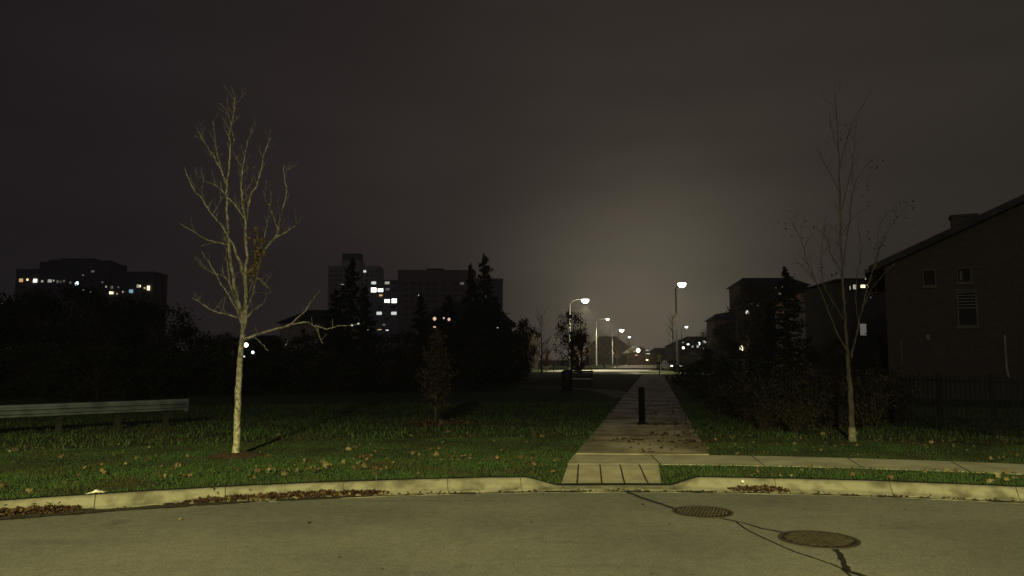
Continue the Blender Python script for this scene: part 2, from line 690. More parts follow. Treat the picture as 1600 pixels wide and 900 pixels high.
# pavement ring on the right
def ring_sector(r0, r1, a0, a1, z, n=80, thick=.1):
    mb = MB()
    vs = []
    for i in range(n + 1):
        a = a0 + (a1 - a0) * i / n
        for r in (r0, r1):
            x, y = pol(r, a)
            vs.append((x, y, z))
        for r in (r0, r1):
            x, y = pol(r, a)
            vs.append((x, y, z - thick))
    fs = []
    for i in range(n):
        o, p = 4 * i, 4 * i + 4
        fs += [(o, o + 1, p + 1, p), (o + 2, o, p, p + 2), (o + 1, o + 3, p + 3, p + 1)]
    fs += [(0, 2, 3, 1), (4 * n, 4 * n + 1, 4 * n + 3, 4 * n + 2)]
    mb.add(vs, fs)
    return mb


ZW = HK - .003
mbs = MB()
jo = [0.0535, 0.147, 0.232, 0.317, .40, .50, .69, .79, .9, 1.0]
for j in range(len(jo) - 1):
    s = ring_sector(R_WALK0, R_WALK1, jo[j] + .0007, jo[j + 1] - .0007, ZW, 24)
    mbs.add(s.v, s.f)
tag(mbs.build('pavement', M['paving']), 'pale concrete pavement curving to the right behind the verge', kind='structure')
# crossing slab in front of the path
mbs = MB()
a_l, a_r = -.021, .0525
vs = []
for i in range(9):
    for q, r in enumerate((R_WALK0 + .005, R_WALK1 - .005)):
        al = (-.0335, -.0195)[q]
        x, y = pol(r, al + (a_r - al) * i / 8)
        vs += [(x, y, ZW + .002), (x, y, ZW - .1)]
mbs.add(vs, [(4 * i, 4 * i + 2, 4 * i + 6, 4 * i + 4) for i in range(8)] + [(4 * i, 4 * i + 4, 4 * i + 5, 4 * i + 1) for i in range(8)] + [(0, 1, 3, 2)])
tag(mbs.build('pavement_slab', M['apron']), 'pavement slab at the mouth of the path', kind='structure')

# apron: five slabs from kerb to pavement
edges_near = [G(px, 751, .03).x for px in (874, 900, 938, 973, 1009, 1030)]
edges_far = [G(px, 723.5, HK).x for px in (886, 903, 936, 967, 996, 1028)]
mbs = MB()
for k in range(5):
    xa0, xb0 = edges_near[k] + .012, edges_near[k + 1] - .012
    sc = .030
    xa1, xb1 = edges_far[k] + .010, edges_far[k + 1] - .010
    vs = []
    nn = 6
    for i in range(nn + 1):
        t = i / nn
        r = R_BACK + .03 + (R_WALK0 - .012 - R_BACK - .03) * t
        for xa, xb in ((xa0, xa1), (xb0, xb1)):
            x = xa + (xb - xa) * t
            y = CY + math.sqrt(r * r - (x - CX) ** 2)
            vs.append((x, y, .026 + (ZW - .026) * smooth(0, 1, t)))
    fs = [(2 * i, 2 * i + 1, 2 * i + 3, 2 * i + 2) for i in range(nn)]
    mbs.add(vs, fs)
tag(mbs.build('path_apron', M['apron']), 'five sloping concrete slabs of the crossing ramp', kind='structure')
mbs = MB()
vs = []
for (x, y) in ((edges_near[0] - .02, None), (edges_near[-1] + .02, None)):
    pass
mbs2 = MB()
vs = []
for i in range(9):
    t = i / 8
    r = R_BACK + .015 + (R_WALK0 + .01 - R_BACK) * t
    for x in (edges_near[0] + (edges_far[0] - edges_near[0]) * t - .01, edges_near[-1] + (edges_far[-1] - edges_near[-1]) * t + .01):
        y = CY + math.sqrt(r * r - (x - CX) ** 2)
        vs.append((x, y, .018 + (ZW - .020) * smooth(0, 1, t)))
mbs2.add(vs, [(2 * i, 2 * i + 1, 2 * i + 3, 2 * i + 2) for i in range(8)])
tag(mbs2.build('apron_joint_fill', M['grime']), kind='structure')


def path_x(y):
    return 1.02 + .185 * (y - 12.35)


PW = 2.08
# the main path
ZP = HK + .012
mbs = MB()
ys = [12.24] + [14.6 + 2.6 * i for i in range(25)]
for j in range(len(ys) - 1):
    y0, y1 = ys[j] + .006, ys[j + 1] - .006
    jit = (random.random() - .5) * .003
    vs = [(path_x(y0), y0 if j else CY + math.sqrt(R_WALK1 ** 2 - (path_x(y0) - CX) ** 2) + .01, ZP + jit * .5), (path_x(y0) + PW, y0 if j else CY + math.sqrt(R_WALK1 ** 2 - (path_x(y0) + PW - CX) ** 2) + .01, ZP + jit * .5),
          (path_x(y1) + PW, y1, ZP + jit), (path_x(y1), y1, ZP + jit)]
    vs += [(x, y, .05) for x, y, z in vs]
    mbs.add(vs, [(0, 1, 2, 3), (0, 4, 5, 1), (1, 5, 6, 2), (2, 6, 7, 3), (3, 7, 4, 0)])
tag(mbs.build('path', M['path']), 'long straight concrete path running to the far street', kind='structure')


def strip(pts, w, z, thick=0.0):
    mb = MB()
    vs = []
    n = len(pts)
    for i, p in enumerate(pts):
        p = Vector((p[0], p[1], 0))
        t = Vector((pts[min(i + 1, n - 1)][0] - pts[max(i - 1, 0)][0], pts[min(i + 1, n - 1)][1] - pts[max(i - 1, 0)][1], 0)).normalized()
        nrm_ = Vector((-t.y, t.x, 0))
        ww = w[i] if isinstance(w, (list, tuple)) else w
        for s in (-.5, .5):
            q = p + nrm_ * ww * s
            vs.append((q.x, q.y, z))
    mb.add(vs, [(2 * i, 2 * i + 1, 2 * i + 3, 2 * i + 2) for i in range(n - 1)])
    return mb


def subdiv(pts, step, jit, seed=1):
    r = random.Random(seed)
    res = []
    for i in range(len(pts) - 1):
        a, b = Vector(pts[i][:2] + (0,) if isinstance(pts[i], tuple) else (pts[i].x, pts[i].y, 0)), Vector(pts[i + 1][:2] + (0,) if isinstance(pts[i + 1], tuple) else (pts[i + 1].x, pts[i + 1].y, 0))
        k = max(1, int((b - a).length / step))
        for j in range(k):
            q = a.lerp(b, j / k)
            res.append((q.x + r.uniform(-jit, jit), q.y + r.uniform(-jit, jit)))
    res.append((b.x, b.y))
    return res


bp_pts = [G(px, py) for px, py in ((690, 601), (790, 603), (880, 606), (950, 611), (985, 622))]
tag(strip([(p.x, p.y) for p in bp_pts], 1.25, HK + .008).build('branch_path', M['path_dark']), 'narrow side path curving off to the left', kind='structure')

# tar sealed cracks in the road
cr1 = subdiv([G(px, py, 0) for px, py in ((970, 765), (985, 771), (1000, 777), (1030, 787), (1056, 796))], .05, .006, 2)
cr2 = subdiv([G(px, py, 0) for px, py in ((1112, 806), (1135, 812), (1163, 818), (1190, 826), (1225, 833))], .05, .006, 3)
cr3 = subdiv([G(px, py, 0) for px, py in ((1150, 816), (1168, 829), (1195, 842), (1240, 862), (1280, 875), (1312, 887), (1335, 905), (1370, 930))], .04, .004, 4)
cr4 = subdiv([G(px, py, 0) for px, py in ((1303, 856), (1313, 868), (1318, 880), (1325, 893), (1350, 901), (1400, 915))], .04, .006, 5)
mb = MB()
for cr, w0 in ((cr1, .055), (cr2, .036), (cr3, .022), (cr4, .058)):
    rr_ = random.Random(len(cr))
    s = strip(cr, [w0 * rr_.uniform(.65, 1.2) for _ in cr], .004)
    mb.add(s.v, s.f)
tag(mb.build('tar_sealed_crack', M['tar']), 'dark tar sealed cracks wandering across the asphalt', kind='structure')

# far street: turning circle and the road leading away
mb = MB()
vs = [(11.5, 94, HK + .01)]
for k in range(48):
    a = 2 * math.pi * k / 48
    vs.append((12.2 + 8.3 * math.cos(a), 95 + 15.5 * math.sin(a), HK + .01))
mb.add(vs, [(0, 1 + k, 1 + (k + 1) % 48) for k in range(48)])
tag(mb.build('far_road', M['far_asphalt']), 'pale lamplit asphalt of the far turning circle', kind='structure')
tag(strip([(14, 104), (20, 130), (33, 200), (60, 330), (80, 420)], 8.5, HK + .006).build('far_street', M['far_asphalt']), kind='structure')
tag(strip([(-6, 88.5), (0, 90), (5, 93)], 3.2, HK + .013).build('far_footway', M['far_asphalt']), kind='structure')


# ------------------------------------------------------------------ grass blades
def is_paved(x, y, pad=0.0):
    r = np.hypot(x - CX, y - CY)
    px0 = 1.02 + .185 * (y - 12.35)
    on_path = (y > 12.0) & (x > px0 - .0 - pad) & (x < px0 + PW + pad)
    a = np.arctan2(x - CX, y - CY)
    on_walk = (r > R_WALK0 - pad) & (r < R_WALK1 + pad) & (a > -.021)
    t = np.clip((r - R_BACK) / (R_WALK0 - R_BACK), 0, 1)
    xl = edges_near[0] + (edges_far[0] - edges_near[0]) * t
    xr = edges_near[-1] + (edges_far[-1] - edges_near[-1]) * t
    on_ap = (r < R_WALK0 + .1) & (x > xl - pad) & (x < xr + pad)
    return on_path | on_walk | on_ap


def vground(x, y):
    return np.array([ground_z(a, b) for a, b in zip(x, y)])


def vnoise(x, y, s, seed):
    r = np.random.default_rng(seed)
    o = np.zeros_like(x)
    for k in range(6):
        a = r.uniform(0, math.pi)
        f = s * r.uniform(.6, 1.8)
        o += np.sin((x * math.cos(a) + y * math.sin(a)) * f + r.uniform(0, 6.28))
    return o / 6


def blades(name, n, r0, r1, h, wd, seed):
    r = np.random.default_rng(seed)
    rad = np.sqrt(r.uniform(r0 ** 2, r1 ** 2, n))
    a = r.uniform(-.66, .62, n)
    x, y = CX + rad * np.sin(a), CY + rad * np.cos(a)
    keep = ~is_paved(x, y, -.035) & (np.abs(x / y) < .76)
    dens = .5 + .5 * vnoise(x, y, 5, 5)
    keep &= r.uniform(size=n) < .30 + 1.0 * dens
    x, y = x[keep], y[keep]
    n = len(x)
    z = vground(x, y) - .012
    hh = h * r.uniform(.5, 1.3, n) * (1 + .5 * vnoise(x, y, 3.1, 9))
    ang = r.uniform(0, 2 * math.pi, n)
    lean = r.normal(0, .45, (n, 2))
    ww = wd * r.uniform(.6, 1.3, n)
    b = np.stack([x, y, z], 1)
    dx = np.stack([np.cos(ang) * ww, np.sin(ang) * ww, np.zeros(n)], 1)
    top = b + np.stack([lean[:, 0] * hh, lean[:, 1] * hh, hh], 1)
    v = np.stack([b - dx, b + dx, top], 1)
    me = bpy.data.meshes.new(name)
    me.vertices.add(n * 3)
    me.vertices.foreach_set('co', v.reshape(-1))
    me.loops.add(n * 3)
    me.loops.foreach_set('vertex_index', np.arange(n * 3, dtype=np.int32))
    me.polygons.add(n)
    me.polygons.foreach_set('loop_start', np.arange(0, n * 3, 3, dtype=np.int32))
    me.polygons.foreach_set('loop_total', np.full(n, 3, dtype=np.int32))
    me.update()
    me.validate()
    me.materials.append(M['blade'])
    o = bpy.data.objects.new(name, me)
    C.objects.link(o)
    return o


g = blades('grass', 230000, R_BACK + .02, 19.2, .033, .0040, 21)
tag(g, 'short green lawn grass behind the kerb', 'grass', kind='stuff')
g = blades('rough_grass', 60000, 19.2, 31, .085, .010, 22)
tag(g, 'dark rougher grass farther back on the lawn', 'grass', kind='stuff')


# ------------------------------------------------------------------ fallen leaves
LEAF = [(0, -.5), (.10, -.18), (.42, -.30), (.30, -.02), (.50, .16), (.24, .18), (.22, .36), (.06, .24), (0, .52), (-.08, .25), (-.24, .38), (-.22, .16), (-.50, .18), (-.30, -.04), (-.40, -.30), (-.10, -.18)]


def leaves(name, pts, size, mat, tilt=.35, curl=.3, seed=1):
    r = random.Random(seed)
    vs, fs = [], []
    for (x, y, z) in pts:
        s = size * r.uniform(.6, 1.3)
        rot = Matrix.Rotation(r.uniform(0, 6.28), 3, 'Z')
        tl = Matrix.Rotation(r.gauss(0, tilt), 3, 'X') @ Matrix.Rotation(r.gauss(0, tilt), 3, 'Y')
        c = r.uniform(-curl, curl) * 2.2
        o = len(vs)
        vs.append(Vector((x, y, z)))
        for lx, ly in LEAF:
            q = Vector((lx, ly, c * (lx * lx) + .25 * c * ly * ly))
            q = rot @ (tl @ (q * s))
            vs.append(Vector((x, y, z)) + q)
        k = len(LEAF)
        for i in range(k):
            fs.append((o, o + 1 + i, o + 1 + (i + 1) % k))
    m = MB()
    m.add(vs, fs)
    return m.build(name, mat)


r2 = np.random.default_rng(5)
pts = []
# clumps seen on the lawn (photo positions), then loose ones
for px, py, k, sp in ((272, 737, 7, .12), (262, 748, 5, .10), (317, 744, 6, .14), (434, 733, 10, .16), (427, 740, 5, .12), (371, 737, 3, .07), (512, 729, 9, .14), (506, 735, 6, .12), (555, 700, 6, .12), (575, 715, 8, .16), (560, 725, 5, .12), (587, 738, 4, .07),
                      (645, 680, 5, .12), (665, 708, 8, .22), (684, 708, 4, .1), (720, 718, 8, .15), (722, 712, 5, .12), (840, 722, 14, .22), (825, 719, 6, .15), (848, 682, 5, .1), (877, 678, 6, .12), (0, 765, 5, .08), (163, 741, 6, .1), (103, 715, 4, .07),
                      (20, 705, 5, .08), (192, 711, 4, .08), (238, 715, 4, .07), (163, 682, 5, .09), (470, 725, 5, .1), (595, 705, 4, .09), (640, 700, 4, .1), (762, 718, 4, .1), (1190, 742, 8, .2), (1330, 745, 9, .25), (1360, 728, 5, .15), (1480, 738, 12, .25),
                      (1545, 740, 10, .25), (1400, 730, 5, .15), (1275, 728, 6, .15), (1150, 732, 5, .15), (1240, 688, 12, .35), (1280, 690, 9, .3), (1360, 690, 9, .3), (1170, 690, 12, .5), (1580, 742, 8, .25), (1450, 697, 6, .3), (1128, 697, 6, .3)):
    g0 = G(px, py)
    for _ in range(k):
        pts.append((g0.x + r2.normal() * sp, g0.y + r2.normal() * sp * 1.4))
for _ in range(430):
    a, r_ = r2.uniform(-.64, .62), math.sqrt(r2.uniform(14.3 ** 2, 20.5 ** 2))
    pts.append(pol(r_, a))
pp = np.array(pts)
ok = ~is_paved(pp[:, 0], pp[:, 1], -.03)
r_all = np.hypot(pp[:, 0] - CX, pp[:, 1] - CY)
ok &= r_all > R_BACK + .04
pp = pp[ok]
zz = vground(pp[:, 0], pp[:, 1]) + r2.uniform(.006, .040, len(pp))
big = r2.uniform(size=len(pp)) < .45
o = leaves('lawn_leaves', [(x, y, z) for (x, y), z, b in zip(pp, zz, big) if b], .094, M['lawn_leaf'], .65, .9, 3)
tag(o, 'yellow and brown maple leaves scattered over the lawn', 'leaves', kind='stuff')
o = leaves('small_lawn_leaves', [(x, y, z) for (x, y), z, b in zip(pp, zz, big) if not b], .05, M['lawn_leaf'], .7, .9, 4)
tag(o, 'small curled leaves caught in the lawn grass', 'leaves', kind='stuff')

# leaves on the path and pavement edge
pts = []
for _ in range(320):
    y = r2.uniform(12.9, 28)
    u = 1 - abs(r2.normal()) * .35
    pts.append((path_x(y) + PW * np.clip(u, .02, 1), y, ZP + .012))
for px, py, k, sp in ((985, 688, 60, .20), (1045, 681, 55, .26), (1010, 664, 50, .16), (1060, 664, 55, .3), (1085, 692, 40, .2), (1000, 706, 12, .2), (1048, 645, 18, .3)):
    g0 = G(px, py, ZW)
    for _ in range(k):
        pts.append((g0.x + r2.normal() * sp, g0.y + r2.normal() * sp * .8, (ZP if g0.y > 12.4 else ZW) + .012))
o = leaves('path_leaves', pts, .07, M['litter_leaf'], .3, .4, 6)
tag(o, 'dark damp leaves drifted over the right half of the path', 'leaves', kind='stuff')


# gutter drifts
def drift(name, a0, a1, width, height, n, seed, label, rc=13.93):
    r = np.random.default_rng(seed)
    pts = []
    for _ in range(n):
        t = r.beta(1.5, 1.5)
        env = max(.08, math.sin(math.pi * min(1, max(0, t))) ** .5) * (.55 + .45 * math.sin(t * 23 + seed) ** 2)
        q = r.normal() * .34
        rad = rc + q * width - .03
        rad = min(rad, R_FACE + .07)
        z = .012 + height * env * max(0, 1 - (abs(q) * 1.2) ** 2) * r.uniform(.1, 1) + (.05 if rad > R_FACE + .02 else 0)
        x, y = pol(rad, a0 + (a1 - a0) * t)
        pts.append((x, y, z))
    o = leaves(name, pts, .052, M['litter_leaf'], .8, 1.1, seed)
    tag(o, label, 'leaf pile', kind='stuff')
    return o


def ang_of(px, py):
    g0 = G(px, py, .02)
    return math.atan2(g0.x - CX, g0.y - CY)


drift('gutter_leaf_pile', ang_of(-60, 820), ang_of(122, 800), .18, .07, 950, 1, 'brown leaf drift against the kerb at the far left')
drift('gutter_leaf_pile', ang_of(285, 782), ang_of(608, 768), .18, .055, 1050, 2, 'long drift of brown leaves in the gutter below the lit tree')
drift('gutter_leaf_pile', ang_of(1135, 760), ang_of(1228, 760), .15, .055, 380, 4, 'small heap of leaves in the gutter right of the ramp')
pts = []
for _ in range(420):
    a = r2.uniform(-.55, .5)
    rad = 13.80 + abs(r2.normal()) * .06 - .07
    pts.append((*pol(rad, a), .014))
for _ in range(26):
    pts.append((r2.uniform(-5, 6), r2.uniform(5.2, 9.0), .012))
o = leaves('stray_leaves', pts, .040, M['litter_leaf'], .4, .6, 9)
tag(o, 'stray dead leaves along the gutter and on the asphalt', 'leaves', kind='stuff')


# ------------------------------------------------------------------ manhole covers
def manhole(loc, rad, label, grate):
    t = tag(empty('manhole_cover', loc, random.uniform(0, 1)), label, 'manhole cover', 'manhole covers in the road')
    m = MB()
    m.lathe([(rad, .0), (rad, .006), (rad * .90, .006), (rad * .90, .0)], seg=48)
    m.build('frame', M['iron'], t)
    m = MB()
    m.lathe([(rad * .885, .0), (rad * .885, .0045)], seg=48)
    m.build('lid', M['iron_dark'], t)
    m = MB()
    step = rad * .125
    k = int(rad / step) + 1
    for i in range(-k, k + 1):
        for j in range(-k, k + 1):
            x = (i + (.5 if j % 2 else 0)) * step
            y = j * step
            if math.hypot(x, y) < rad * .83:
                if grate:
                    m.box((x, y, .0075), (step * .78, step * .52, .006))
                else:
                    m.box((x, y, .0075), (step * .55, step * .55, .006), .78)
    m.build('tread', M['iron'], t)
    return t


g0 = G(1098, 800.5, 0)
manhole((g0.x, g0.y, .004), .315, 'smaller round iron manhole cover nearer the kerb', False)
g0 = G(1279, 843.5, 0)
manhole((g0.x, g0.y, .004), .345, 'larger round iron manhole cover nearer the camera with grid tread', True)

# ------------------------------------------------------------------ litter, twig
m = MB()
g0 = G(150, 773, HK)
vs, fs = [], []
r3 = random.Random(4)
nx, ny = 9, 6
for j in range(ny):
    for i in range(nx):
        x = (i / (nx - 1) - .5) * .17
        y = (j / (ny - 1) - .5) * .10
        e = 1 - max(abs(i / (nx - 1) - .5), abs(j / (ny - 1) - .5)) * 1.3
        vs.append((x + r3.uniform(-.01, .01), y + r3.uniform(-.01, .01), .004 + max(0, e) * .045 * (1 if i > 2 else .35) + r3.uniform(0, .014)))
for j in range(ny - 1):
    for i in range(nx - 1):
        fs.append((j * nx + i, j * nx + i + 1, (j + 1) * nx + i + 1, (j + 1) * nx + i))
m.add(vs, fs)
o = m.build('crumpled_paper', M['paper'])
o.location = (g0.x, g0.y, HK + .003)
tag(o, 'crumpled white paper lying on the kerb edge', 'litter')
m = MB()
m.lathe([(.003, -.022), (.018, -.014), (.024, 0), (.017, .015), (.003, .021)], seg=10)
g0 = G(1156, 755, .06)
o = m.build('paper_ball', M['paper'], smooth=True)
o.location = (g0.x, 9.68, .10)
tag(o, 'small white paper ball on the leaf heap in the gutter', 'litter')
m = MB()
g0 = G(587, 764, .02)
m.tube([(0, 0, 0), (.004, .01, .09), (-.004, .015, .17), (.006, .02, .24)], [.006, .005, .004, .002], 5)
m.tube([(.0, .012, .13), (.05, .01, .16)], [.003, .001], 4)
o = m.build('twig', M['bark_dim'])
o.location = (g0.x, g0.y, .012)
tag(o, 'thin dark twig standing up from the gutter leaves', 'twig')
m = MB()
g0 = G(334, 764, .1)
m.tube([(0, 0, 0), (.004, -.01, .07), (.01, -.012, .11)], [.005, .004, .002], 5)
m.tube([(0, 0, .03), (-.08, 0, .05)], [.003, .002], 4)
leafpos = G(334, 772, .06)
o = m.build('weed', M['dark_leaf'])
o.location = (leafpos.x, leafpos.y, .10)
tag(o, 'small weed sprouting over the kerb beside the long leaf drift', 'weed')


# ------------------------------------------------------------------ trees
def limb_tube(mb, pts, r0, r1, seg=6, power=1.0):
    n = len(pts)
    L = [0]
    for i in range(1, n):
        L.append(L[-1] + (pts[i] - pts[i - 1]).length)
    rad = [r0 + (r1 - r0) * (l / L[-1]) ** power for l in L]
    mb.tube(pts, rad, seg)
    return rad


def smooth_pts(pts, k=4, jit=0.0, rnd=None):
    """Catmull-Rom through the traced points"""
    res = []
    n = len(pts)
    for i in range(n - 1):
        p0, p1, p2, p3 = pts[max(i - 1, 0)], pts[i], pts[i + 1], pts[min(i + 2, n - 1)]
        for j in range(k):
            t = j / k
            q = .5 * ((2 * p1) + (p2 - p0) * t + (2 * p0 - 5 * p1 + 4 * p2 - p3) * t * t + (3 * p1 - p0 - 3 * p2 + p3) * t ** 3)
            if jit and (i or j):
                q = q + Vector((rnd.gauss(0, jit), rnd.gauss(0, jit), rnd.gauss(0, jit)))
            res.append(q)
    res.append(pts[-1])
    return res


def twigs(mb, pts, rad, rnd, length, density, r_t=.004, depth=2, up=.55, start=.15):
    n = len(pts)
    for i in range(int(n * start), n - 1):
        seg = (pts[i + 1] - pts[i])
        cnt = seg.length * density
        k = int(cnt) + (1 if rnd.random() < cnt % 1 else 0)
        for _ in range(k):
            p = pts[i].lerp(pts[i + 1], rnd.random())
            d = seg.normalized()
            side = Vector((rnd.gauss(0, 1), rnd.gauss(0, 1), rnd.gauss(.2, .6))).normalized()
            v = (d * rnd.uniform(.2, .9) + side * 1.0 + Vector((0, 0, up))).normalized()
            l = length * rnd.uniform(.35, 1.2)
            q = [p]
            m_ = 4
            for s in range(m_):
                v = (v + Vector((rnd.gauss(0, .16), rnd.gauss(0, .16), rnd.gauss(.05, .14)))).normalized()
                q.append(q[-1] + v * l / m_)
            rr0 = min(rad[min(i, len(rad) - 1)] * .6, r_t * (1 + l))
            mb.tube(q, [rr0 + (.0020 - rr0) * s / m_ for s in range(m_ + 1)], 4, cap=False)
            if depth > 1:
                twigs(mb, q, [rr0] * len(q), rnd, length * .45, density * 1.0, r_t * .7, depth - 1, up, .2)


# --- the lit tree on the left
def traced_tree(name, D, trunk_px, limbs, mat, label, zoomf, twig_len, twig_den, r_trunk, depth=2, spread=.35, seed=1, pale_foot=None, twr=.004, limb_scale=1.0):
    rnd = random.Random(seed)
    base = G(*trunk_px[0])
    D = base.y
    root = tag(empty(name, base), label, 'tree')
    mt = MB()
    tp = [P(px, py, D) for px, py in trunk_px]
    tp[0].z = HK - .03
    tps = smooth_pts(tp, 6, .004, rnd)
    n = len(tps)
    rad = []
    for i, p in enumerate(tps):
        t = i / (n - 1)
        fl = .30 * math.exp(-max(0, p.z - HK) / .08)
        rad.append(r_trunk * (1 - .42 * t) * (1 + fl) * (1 + .035 * math.sin(i * 1.9)))
    mt.tube(tps, rad, 12)
    tr = mt.build('trunk', mat, None, smooth=True, loc=base)
    tr.location = (0, 0, 0)
    tr.parent = root
    mbk = MB()
    for k, (pl, r0) in enumerate(limbs):
        yo = rnd.uniform(-1, 1) * spread
        pts = []
        m_ = len(pl)
        for i, (zx, zy) in enumerate(pl):
            px, py = zoomf(zx, zy)
            dd = D + (yo * ((i / (m_ - 1)) ** 1.1) * 2.2 if k else 0)
            pts.append(P(px, py, dd))
        q = smooth_pts(pts, 5, .006, rnd)
        rr_ = limb_tube(mbk, q, r0 * limb_scale, .0065 * limb_scale, 7, .9)
        low_ = len(limbs) - k <= 4 and name == 'bare_maple_tree'
        twigs(mbk, q, rr_, rnd, twig_len * (.6 if low_ else 1), twig_den * (.35 if low_ else 1), twr, depth, .75)
    cr = mbk.build('branches', mat, None, smooth=True, loc=base)
    cr.location = (0, 0, 0)
    cr.parent = root
    return root


zf = lambda x, y: (250 + x / 2.25, 120 + y / 2.25)
idf = lambda x, y: (x, y)
L1 = [
    ([(298, 880), (268, 760), (248, 650), (240, 560), (235, 450), (236, 380), (246, 280), (245, 200), (258, 130), (266, 60)], .046),
    ([(296, 710), (270, 620), (240, 565), (215, 520), (182, 482), (150, 430), (115, 390), (84, 318)], .036),
    ([(236, 385), (215, 330), (190, 280), (155, 228), (133, 193)], .024),
    ([(222, 350), (205, 290), (195, 230), (184, 160)], .020),
    ([(298, 880), (302, 760), (300, 700), (306, 620), (300, 500), (288, 430), (290, 340), (305, 240), (327, 188)], .048),
    ([(302, 505), (270, 460), (235, 420), (200, 385), (155, 366)], .020),
    ([(303, 510), (316, 430), (345, 370), (360, 310), (371, 260), (390, 212)], .026),
    ([(303, 705), (345, 640), (400, 570), (415, 540), (426, 480), (445, 410), (440, 370), (433, 308)], .032),
    ([(416, 542), (400, 490), (375, 440), (362, 403)], .017),
    ([(405, 566), (440, 548), (470, 527), (492, 508)], .017),
    ([(238, 590), (180, 577), (130, 552), (63, 511)], .022),
    ([(290, 870), (250, 780), (215, 730), (190, 680), (143, 612)], .024),
    ([(288, 850), (222, 832), (170, 816), (113, 774)], .021),
    ([(292, 860), (262, 780), (240, 700), (232, 600)], .024),
    ([(300, 850), (332, 820), (366, 793)], .018),
    ([(300, 770), (335, 757), (382, 764)], .012),
    ([(310, 720), (350, 712), (388, 748)], .012),
    ([(308, 815), (325, 770), (342, 690), (352, 640)], .015),
    ([(254, 740), (225, 700), (185, 690), (150, 668)], .012),
    ([(345, 645), (360, 600), (372, 540), (380, 500)], .013),
    ([(246, 290), (258, 230), (250, 170), (238, 120)], .012),
    ([(150, 432), (150, 400), (152, 365)], .010),
    ([(290, 345), (310, 318), (300, 330)], .008),
    ([(185, 485), (205, 450), (215, 420), (212, 395)], .010),
]
# the long low limb reaching right, in photo pixels
low = [
    ([(381, 531), (405, 521), (440, 512), (462, 500), (480, 481), (490, 466), (499, 454)], .030),
    ([(437, 512), (455, 508), (475, 503), (490, 508), (510, 514), (528, 509), (547, 508), (562, 507)], .020),
    ([(395, 525), (407, 536), (420, 548)], .009),
    ([(490, 508), (498, 522), (504, 536)], .009),
]
inv = lambda px, py: ((px - 250) * 2.25, (py - 120) * 2.25)
for pl, r0 in low:
    L1.append(([inv(*p) for p in pl], r0))
tree1 = traced_tree('bare_maple_tree', 12, [(368, 712), (371, 660), (373, 600), (376, 560), (379, 525), (382, 500), (382.5, 480)], L1, M['bark'],
                    'pale bare young tree lit on the lawn at left', zf, .29, 7.0, .055, 2, .35, 3, limb_scale=.80, twr=.0046)
base = tree1.location
rnd = random.Random(5)
cl = []
for px, py, k in ((398, 362, 20), (403, 372, 24), (402, 382, 34), (405, 392, 40), (402, 402, 34), (400, 411, 40), (398, 419, 50), (394, 428, 36)):
    c = P(px, py, base.y - .12)
    for _ in range(k):
        cl.append((c.x + rnd.gauss(0, .035) - base.x, c.y + rnd.gauss(0, .05) - base.y, c.z + rnd.gauss(0, .045) - base.z))
lf = leaf_mesh('dead_leaf_cluster', cl, .07, island_mat('hanging_leaves', [(.13, .095, .05), (.24, .17, .085), (.10, .07, .038), (.32, .25, .14)]), tree1, aspect=.5, seed=3)
lf['label'] = 'hanging clump of dry brown leaves'
# mulch ring
for nm, px, py, rx, lab in (('mulch_ring', 368, 713, .42, 'dark soil ring round the foot of the lit tree'), ('mulch_bed', 682, 664, .72, 'low brown mulch bed round the small leafy sapling')):
    g0 = G(px, py)
    m = MB()
    vs = [(g0.x, g0.y, HK + .05)]
    K = 28
    rr4 = random.Random(px)
    for q, hh in ((.5, .045), (1.0, .002)):
        for k in range(K):
            a = 2 * math.pi * k / K
            rr_ = rx * q * rr4.uniform(.85, 1.12)
            vs.append((g0.x + rr_ * math.cos(a), g0.y + rr_ * math.sin(a), HK + hh + rr4.uniform(0, .01)))
    fs = [(0, 1 + k, 1 + (k + 1) % K) for k in range(K)] + [(1 + k, 1 + K + k, 1 + K + (k + 1) % K, 1 + (k + 1) % K) for k in range(K)]
    m.add(vs, fs)
    tag(m.build(nm, M['mulch']), lab, kind='structure')
    if nm == 'mulch_bed':
        pts = [(g0.x + rr4.gauss(0, .5), g0.y + rr4.gauss(0, .4), HK + .05 + rr4.uniform(0, .03)) for _ in range(260)]
        tag(leaves('mulch_leaves', pts, .075, M['litter_leaf'], .5, .5, 12), 'brown leaves heaped round the small sapling', 'leaves', kind='stuff')

# --- the dim tree on the right
R1 = [
    ([(1325, 560), (1322, 520), (1318, 460), (1314, 380), (1312, 300), (1310, 235), (1307, 190), (1304, 145)], .042),
    ([(1325, 552), (1308, 520), (1292, 480), (1275, 440), (1262, 410), (1252, 375), (1238, 348)], .022),
    ([(1329, 560), (1336, 530), (1345, 490), (1352, 460), (1362, 425), (1378, 380), (1398, 345), (1420, 318)], .026),
    ([(1345, 492), (1360, 455), (1380, 430), (1400, 410)], .012),
    ([(1316, 420), (1325, 360), (1332, 300), (1345, 270), (1362, 250)], .018),
    ([(1314, 330), (1324, 290), (1334, 240), (1338, 190)], .015),
    ([(1312, 300), (1296, 270), (1284, 245), (1276, 232)], .012),
    ([(1313, 260), (1322, 220), (1335, 185), (1352, 160)], .012),
    ([(1317, 430), (1300, 400), (1290, 370), (1270, 352)], .013),
    ([(1340, 500), (1338, 440), (1345, 390), (1340, 350)], .013),
    ([(1320, 500), (1290, 450), (1283, 400), (1290, 350)], .013),
    ([(1362, 425), (1372, 400), (1372, 360), (1385, 330)], .012),
    ([(1311, 240), (1300, 205), (1296, 175)], .009),
    ([(1275, 440), (1256, 420), (1242, 405)], .009),
    ([(1314, 370), (1334, 340), (1360, 322)], .011),
]
